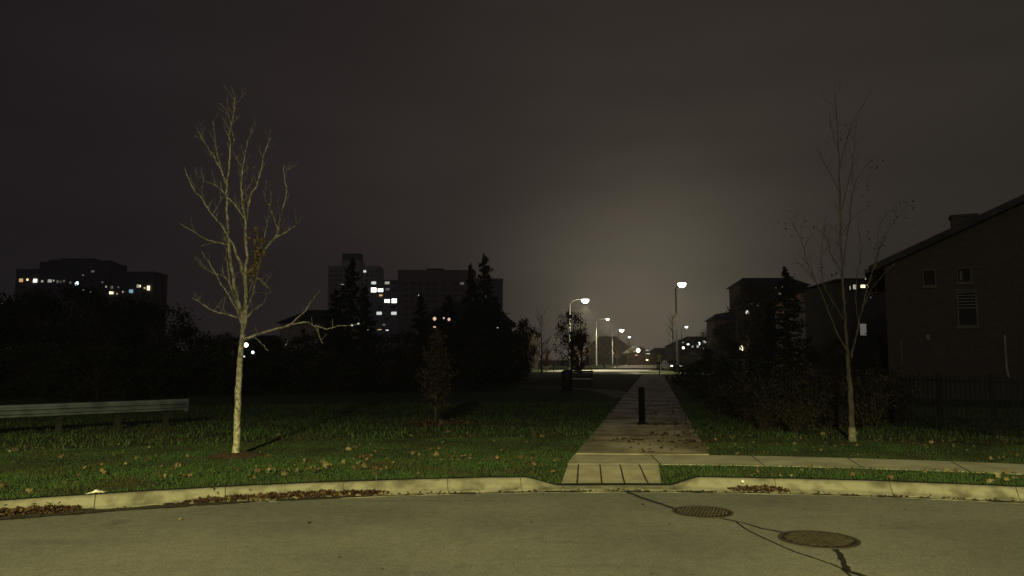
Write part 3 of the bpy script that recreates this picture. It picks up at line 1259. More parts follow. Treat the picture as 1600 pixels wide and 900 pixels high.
tree2 = traced_tree('bare_ash_tree', 14, [(1332, 690), (1331, 660), (1329, 620), (1327, 590), (1325, 565), (1325, 548)], R1, M['bark_dim'],
                    'dim slender bare tree on the right lawn beside the brown bushes', idf, .33, 7.0, .056, 2, .5, 8, twr=.0028, limb_scale=.72)
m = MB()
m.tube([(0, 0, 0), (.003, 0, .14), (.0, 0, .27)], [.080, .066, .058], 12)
o = m.build('trunk_base', M['pale_foot'], tree2, smooth=True)  # paler material round the lowest part of the trunk
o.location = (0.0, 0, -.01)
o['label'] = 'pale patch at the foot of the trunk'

# small leaf clusters hanging on to dim tree
cl = []
for px, py, k in ((1240, 355, 14), (1262, 360, 10), (1400, 345, 16), (1415, 325, 16), (1376, 385, 10), (1350, 300, 10), (1296, 420, 8), (1365, 262, 8), (1300, 200, 7)):
    c = P(px, py, tree2.location.y)
    for _ in range(k):
        cl.append((c.x + rnd.gauss(0, .12) - tree2.location.x, c.y + rnd.gauss(0, .2) - tree2.location.y, c.z + rnd.gauss(0, .12) - tree2.location.z))
leaf_mesh('last_leaves', cl, .055, M['brown_leaf'], tree2, seed=9)


# --- sapling with brown leaves
def leafy_sapling(px, py, top_py, wpx, label):
    b = G(px, py)
    root = tag(empty('young_beech_tree', b), label, 'tree')
    D = b.y
    H = P(px, top_py, D).z - HK
    rr5 = random.Random(3)
    m = MB()
    m.tube([(0, 0, -.02), (.01, 0, .6), (-.01, 0, 1.2), (0, 0, H * .95)], [.032, .026, .018, .006], 8)
    m.build('trunk', M['bark_dim'], root, smooth=True)
    m = MB()
    cl = []
    W = wpx / 1200 * D / 2
    for k in range(170):
        z = H * (.16 + .80 * rr5.random() ** 1.25)
        a = rr5.uniform(0, 6.28)
        prof = max(0, 1.25 * (1 - z / H)) ** .8 * min(1, z / H * 4)
        l = W * (.15 + .95 * prof) * rr5.uniform(.5, 1.15)
        e = Vector((math.cos(a) * l, math.sin(a) * l, z + l * .9))
        s = Vector((0, 0, z))
        mid = s.lerp(e, .5) + Vector((0, 0, -.04))
        m.tube([s, mid, e], [.006, .004, .0015], 4, cap=False)
        for _ in range(11):
            t = rr5.uniform(.3, 1.05)
            q = s.lerp(e, t)
            cl.append((q.x + rr5.gauss(0, .04), q.y + rr5.gauss(0, .04), q.z + rr5.gauss(0, .05)))
    m.build('branches', M['bark_dim'], root)
    leaf_mesh('foliage', cl, .085, M['brown_leaf'], root, aspect=.5, seed=4)


leafy_sapling(680, 664, 514, 62, 'small sapling with dead brown leaves standing in the mulch bed')


# --- conifers
def conifer_meshes(H, W, seed, name, sparse=1.0):
    rr6 = random.Random(seed)
    root = empty(name)
    m = MB()
    m.tube([(0, 0, -.05), (0, 0, H * .5), (0, 0, H * .985)], [H * .016, H * .010, .02], 7)
    m.build('trunk', M['bark_dark'], root, smooth=True)
    cen = []
    nb = int(120 * sparse)
    for k in range(nb):
        t = (k + rr6.random()) / nb
        z = H * (.06 + .93 * t)
        l = W * (1 - t) ** .85 * rr6.uniform(.55, 1.18) + H * .018
        a = rr6.uniform(0, 6.28)
        n_ = max(8, int(30 * l / W + 8))
        for i in range(n_):
            s = ((i + rr6.random()) / n_) ** .8
            dr = -.22 * l * s + .10 * l * s * s * 2
            w_ = .16 * l * (1 - s * .7)
            cen.append((math.cos(a) * l * s + rr6.gauss(0, w_ * .6), math.sin(a) * l * s + rr6.gauss(0, w_ * .6), z + dr + rr6.gauss(0, .03 * H * .25)))
    leaf_mesh('crown', cen, H * .034 + .06, M['needle'], root, aspect=.35, seed=seed)
    return root


def place(o, px, D, top_py, ref_h, label, group, cat='tree', width=1.0, rz=None):
    X = (px - 800) / 1200 * D * 1.0
    X = P(px, 562, D).x
    H = P(px, top_py, D).z - HK
    s = H / ref_h
    o.location = (X, D, HK)
    o.scale = (s * width, s * width, s)
    o.rotation_euler = (0, 0, rz if rz is not None else random.uniform(0, 6.28))
    tag(o, label, cat, group)
    return o


con_a = conifer_meshes(8, 2.1, 1, 'spruce_tree')
con_b = conifer_meshes(8, 2.6, 2, 'spruce_tree')
con_c = conifer_meshes(8, 1.7, 5, 'spruce_tree', .8)


# --- broadleaf dark trees
def broadleaf(H, W, seed, name, mat, n_clump=46, per=62, leaf=.20, trunk_h=.25, squash=1.0, bark='bark_dark'):
    rr7 = random.Random(seed)
    root = empty(name)
    m = MB()
    m.tube([(0, 0, -.05), (.05 * W, 0, H * trunk_h), (0, .03 * W, H * .8)], [H * .022, H * .017, H * .006], 8)
    cen = []
    for k in range(n_clump):
        a = rr7.uniform(0, 6.28)
        t = rr7.uniform(0, 1)
        z = H * (trunk_h + (1 - trunk_h) * t * .96)
        prof = math.sin(math.pi * (.14 + .80 * t)) ** .6
        r_ = W * prof * math.sqrt(rr7.uniform(.05, 1)) * rr7.uniform(.8, 1.1)
        c = Vector((math.cos(a) * r_, math.sin(a) * r_, z))
        m.tube([(0, 0, H * (trunk_h * .8 + .5 * t * .7)), c * .5 + Vector((0, 0, H * (trunk_h * .4 + .28 * t))), c], [H * .008, H * .005, .008], 4, cap=False)
        cs = W * rr7.uniform(.13, .27)
        for i in range(int(per * rr7.uniform(.5, 1.3))):
            cen.append((c.x + rr7.gauss(0, cs * .62), c.y + rr7.gauss(0, cs * .62), max(.1, c.z + rr7.gauss(0, cs * .5 * squash))))
    m.build('trunk', M[bark], root, smooth=True)
    leaf_mesh('crown', cen, leaf, mat, root, aspect=.6, seed=seed)
    return root


br_a = broadleaf(6, 2.6, 3, 'broadleaf_tree', M['dark_leaf'], 60, 70, .20, .10)
br_b = broadleaf(6, 3.2, 9, 'broadleaf_tree', M['dark_leaf'], 64, 70, .22, .12)
br_c = broadleaf(6, 2.2, 14, 'broadleaf_tree', M['dark_leaf'], 56, 70, .19, .08)
br_o = broadleaf(4, 1.3, 17, 'orange_leaved_tree', M['orange_leaf'], 40, 42, .15, .12)


# --- bare background trees: trunk and forking limbs
def bare_tree(H, W, seed, name, mat='bark_dim', n=26, tw=.02):
    rr8 = random.Random(seed)
    root = empty(name)
    m = MB()
    m.tube([(0, 0, -.05), (.05, 0, H * .3), (0, .05, H * .65), (.03, 0, H * .93)], [H * .014, H * .011, H * .006, H * .002], 7)
    m.build('trunk', M[mat], root, smooth=True)
    m = MB()
    for k in range(n):
        t = rr8.uniform(.22, .9)
        s = Vector((0, 0, H * t))
        a = rr8.uniform(0, 6.28)
        l = W * (1.1 - t * .7) * rr8.uniform(.6, 1.1)
        d = Vector((math.cos(a), math.sin(a), rr8.uniform(.6, 1.4))).normalized()
        q = [s]
        for i in range(6):
            d = (d + Vector((rr8.gauss(0, .12), rr8.gauss(0, .12), .07))).normalized()
            q.append(q[-1] + d * l / 5)
        r0 = H * .0055 * (1.2 - t)
        rad = [r0 * (1 - i / 7) + .006 for i in range(7)]
        m.tube(q, rad, 4, cap=False)
        twigs(m, q, rad, rr8, W * .42, 1.5 * 6 / H, tw, 2, .5, .25)
    m.build('crown', M[mat], root)
    return root


ba_a = bare_tree(8, 2.6, 3, 'bare_tree')
ba_b = bare_tree(8, 2.1, 6, 'bare_tree', n=30)
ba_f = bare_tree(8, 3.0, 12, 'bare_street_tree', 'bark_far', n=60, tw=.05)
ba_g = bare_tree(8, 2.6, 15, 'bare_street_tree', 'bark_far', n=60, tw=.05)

first = {}


def inst(proto, *a, **k):
    key = proto.name
    o = proto if key not in first else copy_tree(proto)
    first[key] = True
    return place(o, *a, **k)


GT = 'dark trees behind the lawn'
# skyline of conifers
inst(con_a, 547, 62, 404, 8, 'tall dark conifer in front of the pale distant tower', GT)
inst(con_c, 735, 60, 412, 8, 'shorter spire of the twin dark conifers before the brown block', GT, width=.8)
inst(con_b, 757, 58, 398, 8, 'taller spire of the twin dark conifers before the brown block', GT, width=.85)
inst(con_b, 523, 66, 452, 8, 'broad conifer just left of the tall one', GT, width=1.15)
inst(con_c, 568, 58, 448, 8, 'conifer just right of the tall one by the lit wing', GT, width=1.1)
inst(con_a, 700, 55, 462, 8, 'low conifer left of the twin spires', GT, width=1.25)
inst(con_b, 775, 55, 468, 8, 'low conifer right of the twin spires', GT, width=1.2)
inst(con_c, 657, 60, 458, 8, 'narrow dark conifer before the middle of the brown block', GT, width=1.0)
inst(con_a, 1232, 40, 418, 8, 'dark conifer with a spiky tip right of the path', GT, width=1.05)
inst(con_b, 1208, 43, 470, 8, 'lower conifer left of the spiky tipped one', GT, width=1.1)
# left hedge-like row
tops_l = [(-60, 452, 40), (0, 470, 44), (48, 452, 42), (100, 448, 46), (150, 456, 40), (205, 462, 44), (250, 478, 42), (300, 512, 46), (350, 520, 40), (420, 528, 44), (470, 524, 50), (520, 520, 42), (570, 522, 46), (630, 520, 42),
          (690, 514, 44), (740, 512, 48), (790, 522, 44)]
lab_l = ['at the far left edge', 'behind the left end of the guardrail', 'below the orange window of the far block', 'below the left end of the distant long block', 'below the middle of the distant long block',
         'below the right end of the distant long block', 'left of the lit tree behind the guardrail end', 'just left of the lit tree', 'straight behind the lit tree', 'right of the lit tree below the yellow light',
         'below the long low limb of the lit tree', 'below the tall conifer', 'below the lit wing of the brown block', 'left of the brown sapling', 'behind the brown sapling', 'below the twin conifers', 'right of the twin conifers']
prot = [br_b, br_a, br_c]
for i, ((px, ty, D), lb) in enumerate(zip(tops_l, lab_l)):
    inst(prot[i % 3], px, D, ty, 6, 'dark leafy tree ' + lb, 'dark leafy trees behind the lawn', width=1.25 if i > 6 else 1.0)
# bottom filler: shrubs in front of the row
br_s = broadleaf(2, 1.6, 23, 'shrub', M['dark_leaf'], 46, 60, .12, .02)
spots_s = [(-10, 30, 545), (70, 31, 540), (150, 29, 548), (225, 31, 545), (300, 33, 552), (375, 33, 548), (455, 35, 550), (530, 34, 552), (605, 36, 550), (735, 38, 548), (775, 44, 556)]
lab_s = ['at the far left', 'second from the left edge', 'behind the guardrail', 'behind the end of the guardrail', 'left of the lit trunk', 'behind the lit trunk', 'right of the lit trunk', 'under the tall conifer', 'left of the sapling', 'right of the sapling', 'nearest the hammock']
for (px, D, ty), lb in zip(spots_s, lab_s):
    inst(br_s, px, D, ty, 2, 'low dark shrub ' + lb, 'low dark shrubs behind the lawn', cat='shrub', width=1.5)
# trees by the far lamps
inst(br_a, 893, 72, 488, 6, 'rounded dark tree half hiding the nearest left lamp pole', 'trees by the far street', width=.62)
inst(br_c, 908, 70, 515, 6, 'small dark tree right of the rounded one', 'trees by the far street', width=.6)
inst(br_b, 822, 66, 500, 6, 'dark broad tree left of the rounded one', 'trees by the far street', width=.5)
inst(br_c, 812, 60, 512, 6, 'dark tree beside the pale gabled house', 'trees by the far street', width=.8)
inst(br_o, 854, 97, 545, 4, 'small orange leaved tree over the pale hammock', 'trees by the far street', width=.9)
inst(ba_a, 846, 84, 486, 8, 'thin bare tree behind the dark broad tree', 'bare trees along the far street')
GB = 'bare trees along the far street'
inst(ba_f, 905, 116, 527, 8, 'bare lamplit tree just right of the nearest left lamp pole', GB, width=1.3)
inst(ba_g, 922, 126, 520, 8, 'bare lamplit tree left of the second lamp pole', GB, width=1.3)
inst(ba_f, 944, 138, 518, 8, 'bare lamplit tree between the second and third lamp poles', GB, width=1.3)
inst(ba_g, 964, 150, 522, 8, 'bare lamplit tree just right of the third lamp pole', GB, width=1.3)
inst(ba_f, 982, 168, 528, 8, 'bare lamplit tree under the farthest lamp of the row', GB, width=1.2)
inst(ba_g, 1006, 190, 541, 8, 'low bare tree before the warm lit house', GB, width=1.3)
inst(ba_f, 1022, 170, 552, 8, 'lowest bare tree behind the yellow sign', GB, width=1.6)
inst(ba_b, 1052, 92, 486, 8, 'tall bare tree behind the right lamp pole', 'bare trees along the far street', width=.95)
inst(br_b, 1178, 90, 444, 6, 'dark tree rising in front of the townhouse left of the conifer', 'dark trees right of the path', width=.62)
inst(br_a, 1246, 88, 438, 6, 'dark tree rising in front of the townhouse right of the conifer', 'dark trees right of the path', width=.55)
inst(br_c, 1140, 92, 500, 6, 'dark tree before the lower wing of the townhouse', 'dark trees right of the path', width=.9)
inst(br_c, 1127, 88, 508, 6, 'dark tree left of the townhouse wing, over the white windows', 'dark trees right of the path', width=.8)
inst(ba_a, 1152, 86, 470, 8, 'thin bare tree at the left corner of the townhouse', 'bare trees along the far street', width=1.1)
inst(br_b, 1112, 120, 515, 6, 'dark tree top behind the cluster of white windows', 'dark trees right of the path', width=.8)
inst(br_a, 1110, 70, 545, 6, 'dark tree right of the path below the cluster of lights', 'dark trees right of the path', width=1.2)
inst(br_b, 1080, 82, 552, 6, 'dark tree behind the right lamp pole foot', 'dark trees right of the path', width=1.1)
inst(br_c, 1145, 66, 530, 6, 'dark tree left of the porch light', 'dark trees right of the path', width=.7)
inst(br_c, 1270, 38, 545, 6, 'dark tree right of the spiky conifer', 'dark trees right of the path', width=.9)
inst(br_a, 1310, 36, 530, 6, 'dark tree behind the dim bare tree', 'dark trees right of the path', width=.8)
inst(br_b, 1375, 34, 520, 6, 'dark tree at the corner of the brick house', 'dark trees right of the path', width=.8)
inst(br_s, 1090, 40, 565, 2, 'low dark shrub nearest the right side of the path', 'low dark shrubs right of the path', cat='shrub', width=1.4)
inst(br_s, 1130, 27, 566, 2, 'low dark shrub left of the brown bushes', 'low dark shrubs right of the path', cat='shrub', width=1.2)
inst(br_s, 1170, 24, 566, 2, 'low dark shrub directly behind the brown bushes', 'low dark shrubs right of the path', cat='shrub', width=1.3)


# brown-leaved bushes on the right
def bush(H, W, seed):
    rr9 = random.Random(seed)
    root = empty('bush')
    m = MB()
    cen = []
    for k in range(46):
        a = rr9.uniform(0, 6.28)
        l = H * rr9.uniform(.55, 1.05)
        d = Vector((math.cos(a) * rr9.uniform(.1, 1.0) * W / H, math.sin(a) * rr9.uniform(.1, 1.0) * W / H, 1)).normalized()
        q = [Vector((rr9.gauss(0, .05), rr9.gauss(0, .05), -.02))]
        for i in range(6):
            d = (d + Vector((rr9.gauss(0, .1), rr9.gauss(0, .1), rr9.gauss(-.04, .05)))).normalized()
            q.append(q[-1] + d * l / 6)
        m.tube(q, [.012 - .0017 * i for i in range(7)], 4, cap=False)
        for i in range(1, 7):
            for _ in range(7):
                c = q[i]
                cen.append((c.x + rr9.gauss(0, .09), c.y + rr9.gauss(0, .09), max(.03, c.z + rr9.gauss(0, .08))))
    m.build('stems', M['bark_dim'], root)
    leaf_mesh('foliage', cen, .085, M['bush_leaf'], root, aspect=.6, seed=seed)
    return root


bu_a, bu_b = bush(1.5, .75, 2), bush(1.5, .95, 8)
for i, (px, D, ty, lb) in enumerate(((1125, 20.5, 590, 'brown leaved bush nearest the path'), (1165, 18.5, 582, 'second brown bush from the path'), (1212, 17.0, 565, 'brown bush below the dark conifer'), (1262, 16.6, 570, 'brown bush left of the dim tree trunk'),
                                     (1302, 16.9, 576, 'brown bush touching the dim tree trunk'), (1352, 16.6, 568, 'brown bush right of the dim tree trunk'), (1392, 18.2, 580, 'rightmost brown bush near the fence'), (1240, 15.6, 622, 'low reddish bush in front of the others'),
                                     (1190, 16.6, 625, 'low bush in the front left of the bed'))):
    inst((bu_a, bu_b)[i % 2], px, D, ty, 1.5, lb, 'brown leaved bushes on the right', cat='bush')


# ------------------------------------------------------------------ street lamps
def street_lamp(base, H, arm, label, lens='lens', pole='pole', power=0, group='street lamps along the far street', spill=0.0, curve=False, lsize=1.0, pr=.09, half=60):
    root = tag(empty('street_lamp', base), label, 'street lamp', group)
    m = MB()
    m.tube([(0, 0, 0), (0, 0, .35), (0, 0, .36), (0, 0, H * .96)], [pr * 1.6, pr * 1.5, pr, pr * .62], 12)
    m.build('pole', M[pole], root, smooth=True)
    A = Vector(arm)
    s = Vector((0, 0, H * .95))
    e = Vector((A.x, A.y, H))
    m = MB()
    midp = s.lerp(e, .45) + Vector((0, 0, .22 if not curve else .5))
    m.tube(smooth_pts([s, midp, e], 5), [pr * .5] * 11, 8)
    m.build('arm', M[pole], root, smooth=True)
    d = Vector((A.x, A.y, 0)).normalized()
    m = MB()
    an = math.atan2(d.y, d.x)
    c = e + d * .32
    vs, fs = [], []
    prof = [(-.36, .05, .04), (-.2, .11, .07), (.05, .17, .085), (.28, .15, .07), (.38, .05, .03)]
    for x, wy, wz in prof:
        for k in range(10):
            a2 = 2 * math.pi * k / 10
            ly, lz = math.cos(a2) * wy, math.sin(a2) * wz
            vs.append((c.x + x * d.x - ly * d.y, c.y + x * d.y + ly * d.x, c.z + .03 + lz))
    for i in range(len(prof) - 1):
        for k in range(10):
            k2 = (k + 1) % 10
            fs.append((i * 10 + k, i * 10 + k2, (i + 1) * 10 + k2, (i + 1) * 10 + k))
    fs += [tuple(range(9, -1, -1)), tuple(40 + k for k in range(10))]
    m.add(vs, fs)
    head = m.build('lamp_head', M[pole], root, smooth=True)
    m = MB()
    R_ = .20 * lsize
    lc = c + d * .06
    m.lathe([(R_ * .15, -.21 * lsize), (R_ * .6, -.18 * lsize), (R_ * .92, -.10 * lsize), (R_, -.02), (R_ * .9, .0)], (lc.x, lc.y, lc.z - .02), 14)
    m.build('lens', EM[lens], head, smooth=True)
    if power:
        w = Vector(base) + lc + Vector((0, 0, -.30 * lsize))
        spot('far_lamp_beam', w, power, half, .35, (1.0, .90, .55), .25)
        if spill:
            point('far_lamp_spill', w, spill, (1.0, .88, .58), .3)
    return root


def lamp_at(px_pole, D, px_l, py_l, label, **k):
    b = P(px_pole, 562, D)
    l = P(px_l, py_l, D)
    H = l.z - HK
    k.setdefault('power', 0)
    ax = l.x - b.x
    arm = k.pop('arm', (ax - .38 * (1 if ax > 0 else -1), -.4, 0))
    return street_lamp((b.x, D, HK), H, arm, label, **k)


lamp_at(891, 107, 914, 468, 'bright street lamp on a pale pole behind the rounded dark tree', power=9000, spill=1500, lsize=2.6, pr=.11)
lamp_at(932, 157, 949, 498, 'second street lamp from the left with a small light', power=5000, spill=900, lsize=1.7, lens='lens_far', pr=.14)
lamp_at(957, 214, 971, 515, 'third bright street lamp in the receding row', power=6000, spill=900, lsize=3.2, pr=.12)
lamp_at(973, 288, 983, 526, 'farthest small street lamp of the receding row', lsize=2.4, lens='lens_far', pr=.12)
lamp_at(1058, 86, 1066, 445, 'brightest street lamp on a dark pole right of the path', power=4000, spill=150, lsize=2.3, pole='pole_dark', arm=(.20, -1.7, 0), pr=.13, half=40)
lamp_at(1066, 194, 1072, 510, 'small street lamp just right of the dark lamp pole', lsize=2.0, lens='lens_far', pole='pole_dark')
lamp_at(27, 115, 5, 473, 'curved street lamp at the far left edge', lsize=1.5, lens='lens_far', curve=True, group='street lamps on the left')
street_lamp((-3.2, -19.0, HK), 8.9, (0, 2.2, 0), 'street lamp behind the camera lighting the road', group='street lamps by the turning circle')


# ------------------------------------------------------------------ guardrail
def guardrail():
    a = G(-260, 0) if False else None
    D0, D1 = 14.9, 17.4
    A = P(0, 633, D0)
    B = P(291, 622, D1)
    A.z = B.z = HK + .605
    d = (A - B)
    A = B + d * 2.2
    L = (A - B).length
    u = (A - B).normalized()
    nrm_ = Vector((-u.y, u.x, 0))
    if nrm_.y > 0:
        nrm_ = -nrm_
    root = tag(empty('guardrail', (B.x, B.y, HK)), 'grey metal guardrail on short posts behind the lawn at left', 'guardrail')
    m = MB()
    prof = [(0, -.31), (.022, -.295), (.030, -.25), (.078, -.225), (.082, -.195), (.030, -.165), (.022, -.155), (.030, -.145), (.082, -.115), (.078, -.085), (.030, -.06), (.022, -.015), (0, 0)]
    vs, fs = [], []
    K = len(prof)
    stations = np.linspace(0, L, 24)
    for s in stations:
        for off, z in prof:
            q = u * s + nrm_ * off
            vs.append((q.x, q.y, .605 + z * .8))
        for off, z in prof:
            q = u * s + nrm_ * (off - .005)
            vs.append((q.x, q.y, .605 + z * .8))
    for i in range(len(stations) - 1):
        o, p = i * 2 * K, (i + 1) * 2 * K
        for j in range(K - 1):
            fs.append((o + j, o + j + 1, p + j + 1, p + j))
            fs.append((o + K + j, p + K + j, p + K + j + 1, o + K + j + 1))
        fs.append((o + K - 1, o + 2 * K - 1, p + 2 * K - 1, p + K - 1))
        fs.append((o, p, p + K, o + K))
    m.add(vs, fs)
    m.build('rail', M['steel'], root, smooth=False)
    # rounded end piece
    m = MB()
    q = u * -.02
    m.tube([(q.x, q.y, .325), (q.x, q.y, .605)], [.05, .05], 12)
    m.build('end_piece', M['steel'], root, smooth=True)
    mm = None
    for px in (95, 187, 262, -30, -190):
        # where the rail line crosses this viewing column
        r_ = ray(px, 640)
        k_ = r_.x / r_.y
        # (B + u s).x = k (B + u s).y
        s = (k_ * B.y - B.x) / (u.x - k_ * u.y)
        q = u * s - nrm_ * .10
        if mm is None:
            m = MB()
            m.box((0, 0, .24), (.10, .09, .62), 0)
            m.box((0, -.0, .47), (.09, .19, .22), 0)
            po = m.build('post', noisy('weathered_post', (.018, .018, .017), (.042, .041, .037), 6, .9), root)
            mm = po
        else:
            po = mm.copy()
            C.objects.link(po)
            po.parent = root
        po.location = (q.x, q.y, -.0)
        po.rotation_euler = (0, 0, math.atan2(u.y, u.x))
    return root


guardrail()

# ------------------------------------------------------------------ bollard, bin, bench, sign, hammock
g0 = G(1003, 663)
bol = tag(empty('bollard', (g0.x, g0.y, ZP)), 'black metal bollard standing in the middle of the path', 'bollard')
m = MB()
m.box((0, 0, .40), (.125, .125, .80))
m.build('post', M['bollard'], bol)
m = MB()
m.box((0, 0, .815), (.135, .135, .03), taper=.8)
m.build('cap', M['bollard'], bol)
m = MB()
m.box((0, 0, .01), (.20, .20, .02))
m.build('base_plate', M['bollard'], bol)

g0 = G(886, 612)
bn = tag(empty('litter_bin', (g0.x, g0.y, HK)), 'dark litter bin beside the side path', 'litter bin')
m = MB()
m.lathe([(.20, .06), (.235, .08), (.25, .80), (.26, .84)], seg=20)
m.build('drum', M['black'], bn, smooth=True)
m = MB()
m.lathe([(.27, .84), (.27, .88), (.20, .97), (.05, 1.02)], seg=20)
m.build('lid', M['black'], bn, smooth=True)
m = MB()
for a in (.8, 2.9, 5.0):
    m = MB()
    m.tube([(.18 * math.cos(a), .18 * math.sin(a), 0), (.18 * math.cos(a), .18 * math.sin(a), .08)], [.02, .02], 6)
    m.build('foot', M['black'], bn)

g0 = G(904, 605)
be = tag(empty('park_bench', (g0.x, g0.y, HK), math.radians(-24)), 'park bench with pale seat beside the litter bin', 'bench')
m = MB()
for k in range(4):
    m.box((0, -.18 + k * .11, .45), (1.5, .09, .035))
m.build('seat', M['wood'], be)
m = MB()
for k in range(3):
    m.box((0, .24 + k * .03, .58 + k * .13), (1.5, .03, .095))
m.build('backrest', M['black'], be)
for s in (-.62, .62):
    m = MB()
    m.tube([(s, -.2, 0), (s, -.18, .43)], [.025, .022], 6)
    m.tube([(s, .22, 0), (s, .22, .43), (s, .32, .92)], [.025, .025, .02], 6)
    m.tube([(s, -.2, .42), (s, .22, .42)], [.02, .02], 6)
    m.build('leg', M['black'], be)

b = P(1030, 562, 74)
sg = tag(empty('warning_sign', (b.x, 74, HK)), 'small yellow warning sign with a tab on a dark post by the far street', 'sign')
m = MB()
m.tube([(0, 0, 0), (0, 0, 1.45)], [.05, .045], 8)
m.build('post', M['pole_dark'], sg)
m = MB()
s_ = .27
m.add([(0, -.07, 1.78 - s_), (s_, -.07, 1.78), (0, -.07, 1.78 + s_), (-s_, -.07, 1.78), (0, -.055, 1.78 - s_), (s_, -.055, 1.78), (0, -.055, 1.78 + s_), (-s_, -.055, 1.78)],
      [(0, 1, 2, 3), (7, 6, 5, 4), (0, 4, 5, 1), (1, 5, 6, 2), (2, 6, 7, 3), (3, 7, 4, 0)])
m.build('sign_face', M['sign'], sg)
m = MB()
m.box((-.01, -.062, 1.40), (.30, .015, .26))
m.build('tab', M['sign'], sg)

b = P(853, 562, 95)
hm = tag(empty('hammock', (b.x, 95, HK)), 'pale curved hammock under the orange leaved tree', 'hammock')
for z0, dep, w_, t_ in ((.72, .38, 1.5, .15), (.62, .40, 1.15, .0)):
    if t_ == 0:
        continue
    m = MB()
    vs = []
    for i in range(17):
        u_ = i / 16 * 2 - 1
        z = .35 + .52 * u_ * u_
        for y_, dz in ((-.28, .12), (-.1, 0), (.12, .02), (.32, .26)):
            vs.append((u_ * .72, y_ * (1 - u_ * u_ * .55), z + dz * (1 - u_ * u_ * .6)))
    fs = [(4 * i + j, 4 * i + j + 1, 4 * i + j + 5, 4 * i + j + 4) for i in range(16) for j in range(3)]
    m.add(vs, fs)
    m.build('sling', M['hammock'], hm, smooth=True)
for s in (-1, 1):
    m = MB()
    m.tube([(s * .95, 0, 0), (s * .92, 0, 1.15)], [.04, .035], 6)
    m.build('post', M['pole_dark'], hm)
    m = MB()
    m.tube([(s * .72, 0, .87), (s * .92, 0, 1.1)], [.012, .012], 5)
    m.build('rope', M['pole'], hm)


# ------------------------------------------------------------------ buildings
def win_mesh(w, h, pane, frame='frame'):
    m = MB()
    t = min(.12, w * .08)
    m.box((0, 0, h / 2 - t / 2), (w, .10, t), mi=0)
    m.box((0, 0, -h / 2 + t / 2), (w, .10, t), mi=0)
    m.box((-w / 2 + t / 2, 0, 0), (t, .10, h - 2 * t), mi=0)
    m.box((w / 2 - t / 2, 0, 0), (t, .10, h - 2 * t), mi=0)
    m.box((0, .02, 0), (w - 2 * t, .05, h - 2 * t), mi=1)
    me = bpy.data.meshes.new('window')
    me.from_pydata(m.v, [], m.f)
    me.materials.append(M[frame])
    me.materials.append(pane)
    me.polygons.foreach_set('material_index', m.m)
    me.update()
    return me


WM = {}


def window(root, X, Y, Z, w, h, pane, label=None, name='window'):
    key = (round(w, 2), round(h, 2), pane)
    if key not in WM:
        WM[key] = win_mesh(w, h, EM[pane] if pane in EM else M[pane])
    o = bpy.data.objects.new(name, WM[key])
    C.objects.link(o)
    o.parent = root
    o.location = (X - root.location.x, Y - root.location.y, Z - root.location.z)
    if label:
        o['label'] = label
    return o


def block(root, name, x0, x1, ytop, D, mat, depth=16, zb=0.0, dy=0.0, cap=None):
    """one box-shaped volume of a building between two photo columns"""
    A, B = P(x0, ytop, D), P(x1, ytop, D)
    h = A.z - HK - zb
    m = MB()
    cx = (A.x + B.x) / 2 - root.location.x
    m.box((cx, dy + depth / 2, zb + h / 2), (B.x - A.x, depth, h))
    o = m.build(name, M[mat], root)
    if cap:
        m = MB()
        m.box((cx, dy + depth / 2, zb + h + .35), (B.x - A.x + .6, depth + .6, .7))
        m.build('parapet', M[cap], root)
    return o


def lit(root, D, lst, dy=-.06):
    for px, py, wp, hp, pane in lst:
        c = P(px, py, D)
        window(root, c.x, D + dy, c.z, wp * D / 1200, hp * D / 1200, pane)


def at_root(name, px, D, label, cat='building', group=None):
    b = P(px, 562, D)
    return tag(empty(name, (b.x, D, HK)), label, cat, group)


# A: long far block at left
D = 400
A_ = at_root('apartment_building', 130, D, 'long distant apartment block at the far left with a row of lit windows', group='distant apartment blocks')
block(A_, 'wall', 62, 172, 409, D, 'wall_dark', 18)
block(A_, 'left_wing', 24, 62, 420, D, 'wall_dark', 16, dy=.8)
block(A_, 'right_wing', 172, 240, 424, D, 'wall_dark', 16, dy=.8)
block(A_, 'stair_tower', 69, 82, 404, D, 'wall_dark', 7, zb=48.5, dy=4)
block(A_, 'right_step', 148, 166, 405.5, D, 'wall_dark', 7, zb=48.5, dy=4)
block(A_, 'penthouse', 88, 140, 402, D, 'wall_dark', 8, zb=51.0, dy=4)
lit(A_, D, [(33, 438, 7, 6, 'orange'), (43, 437, 3, 3.4, 'warm'), (55, 438.5, 7, 6, 'white'), (78, 439, 7, 5.5, 'dim'), (90, 440, 5, 5, 'dimmer'), (100, 439, 4, 4, 'dimmer'), (120, 443, 6.2, 7, 'cool'), (143.5, 454.5, 5, 4.5, 'cool'), (138, 455, 3.5, 3, 'dim'),
             (152, 456, 3, 3, 'dimmer'), (174, 457.5, 7, 4.5, 'warm'), (166, 448, 3, 3.5, 'dim'), (175, 449, 5, 5, 'dimmer'), (183, 459, 3, 2.5, 'dim'), (205, 455, 7, 6, 'blue'), (216, 447, 5.2, 5.5, 'dim'), (219, 447, 1.8, 4, 'warm'), (232, 450, 5, 7.5, 'warm'), (226, 450, 3, 3, 'pink'), (145, 424, 6, 4, 'dimmer')])
rw = random.Random(3)
lit(A_, D - .1, [(66, 439.5, 4, 4, 'dim'), (84, 438.5, 3, 3, 'dim'), (95, 440.5, 3, 3, 'dimmer'), (110, 441.5, 4, 4, 'dimmer'), (131, 453.5, 3.5, 3, 'dim'), (158, 456.5, 3, 2.6, 'dimmer'), (192, 456, 3, 3, 'dim'), (185, 449, 3, 3, 'dimmer'), (160, 441, 4, 3, 'dimmer'), (130, 430, 4, 3, 'dimmer')])
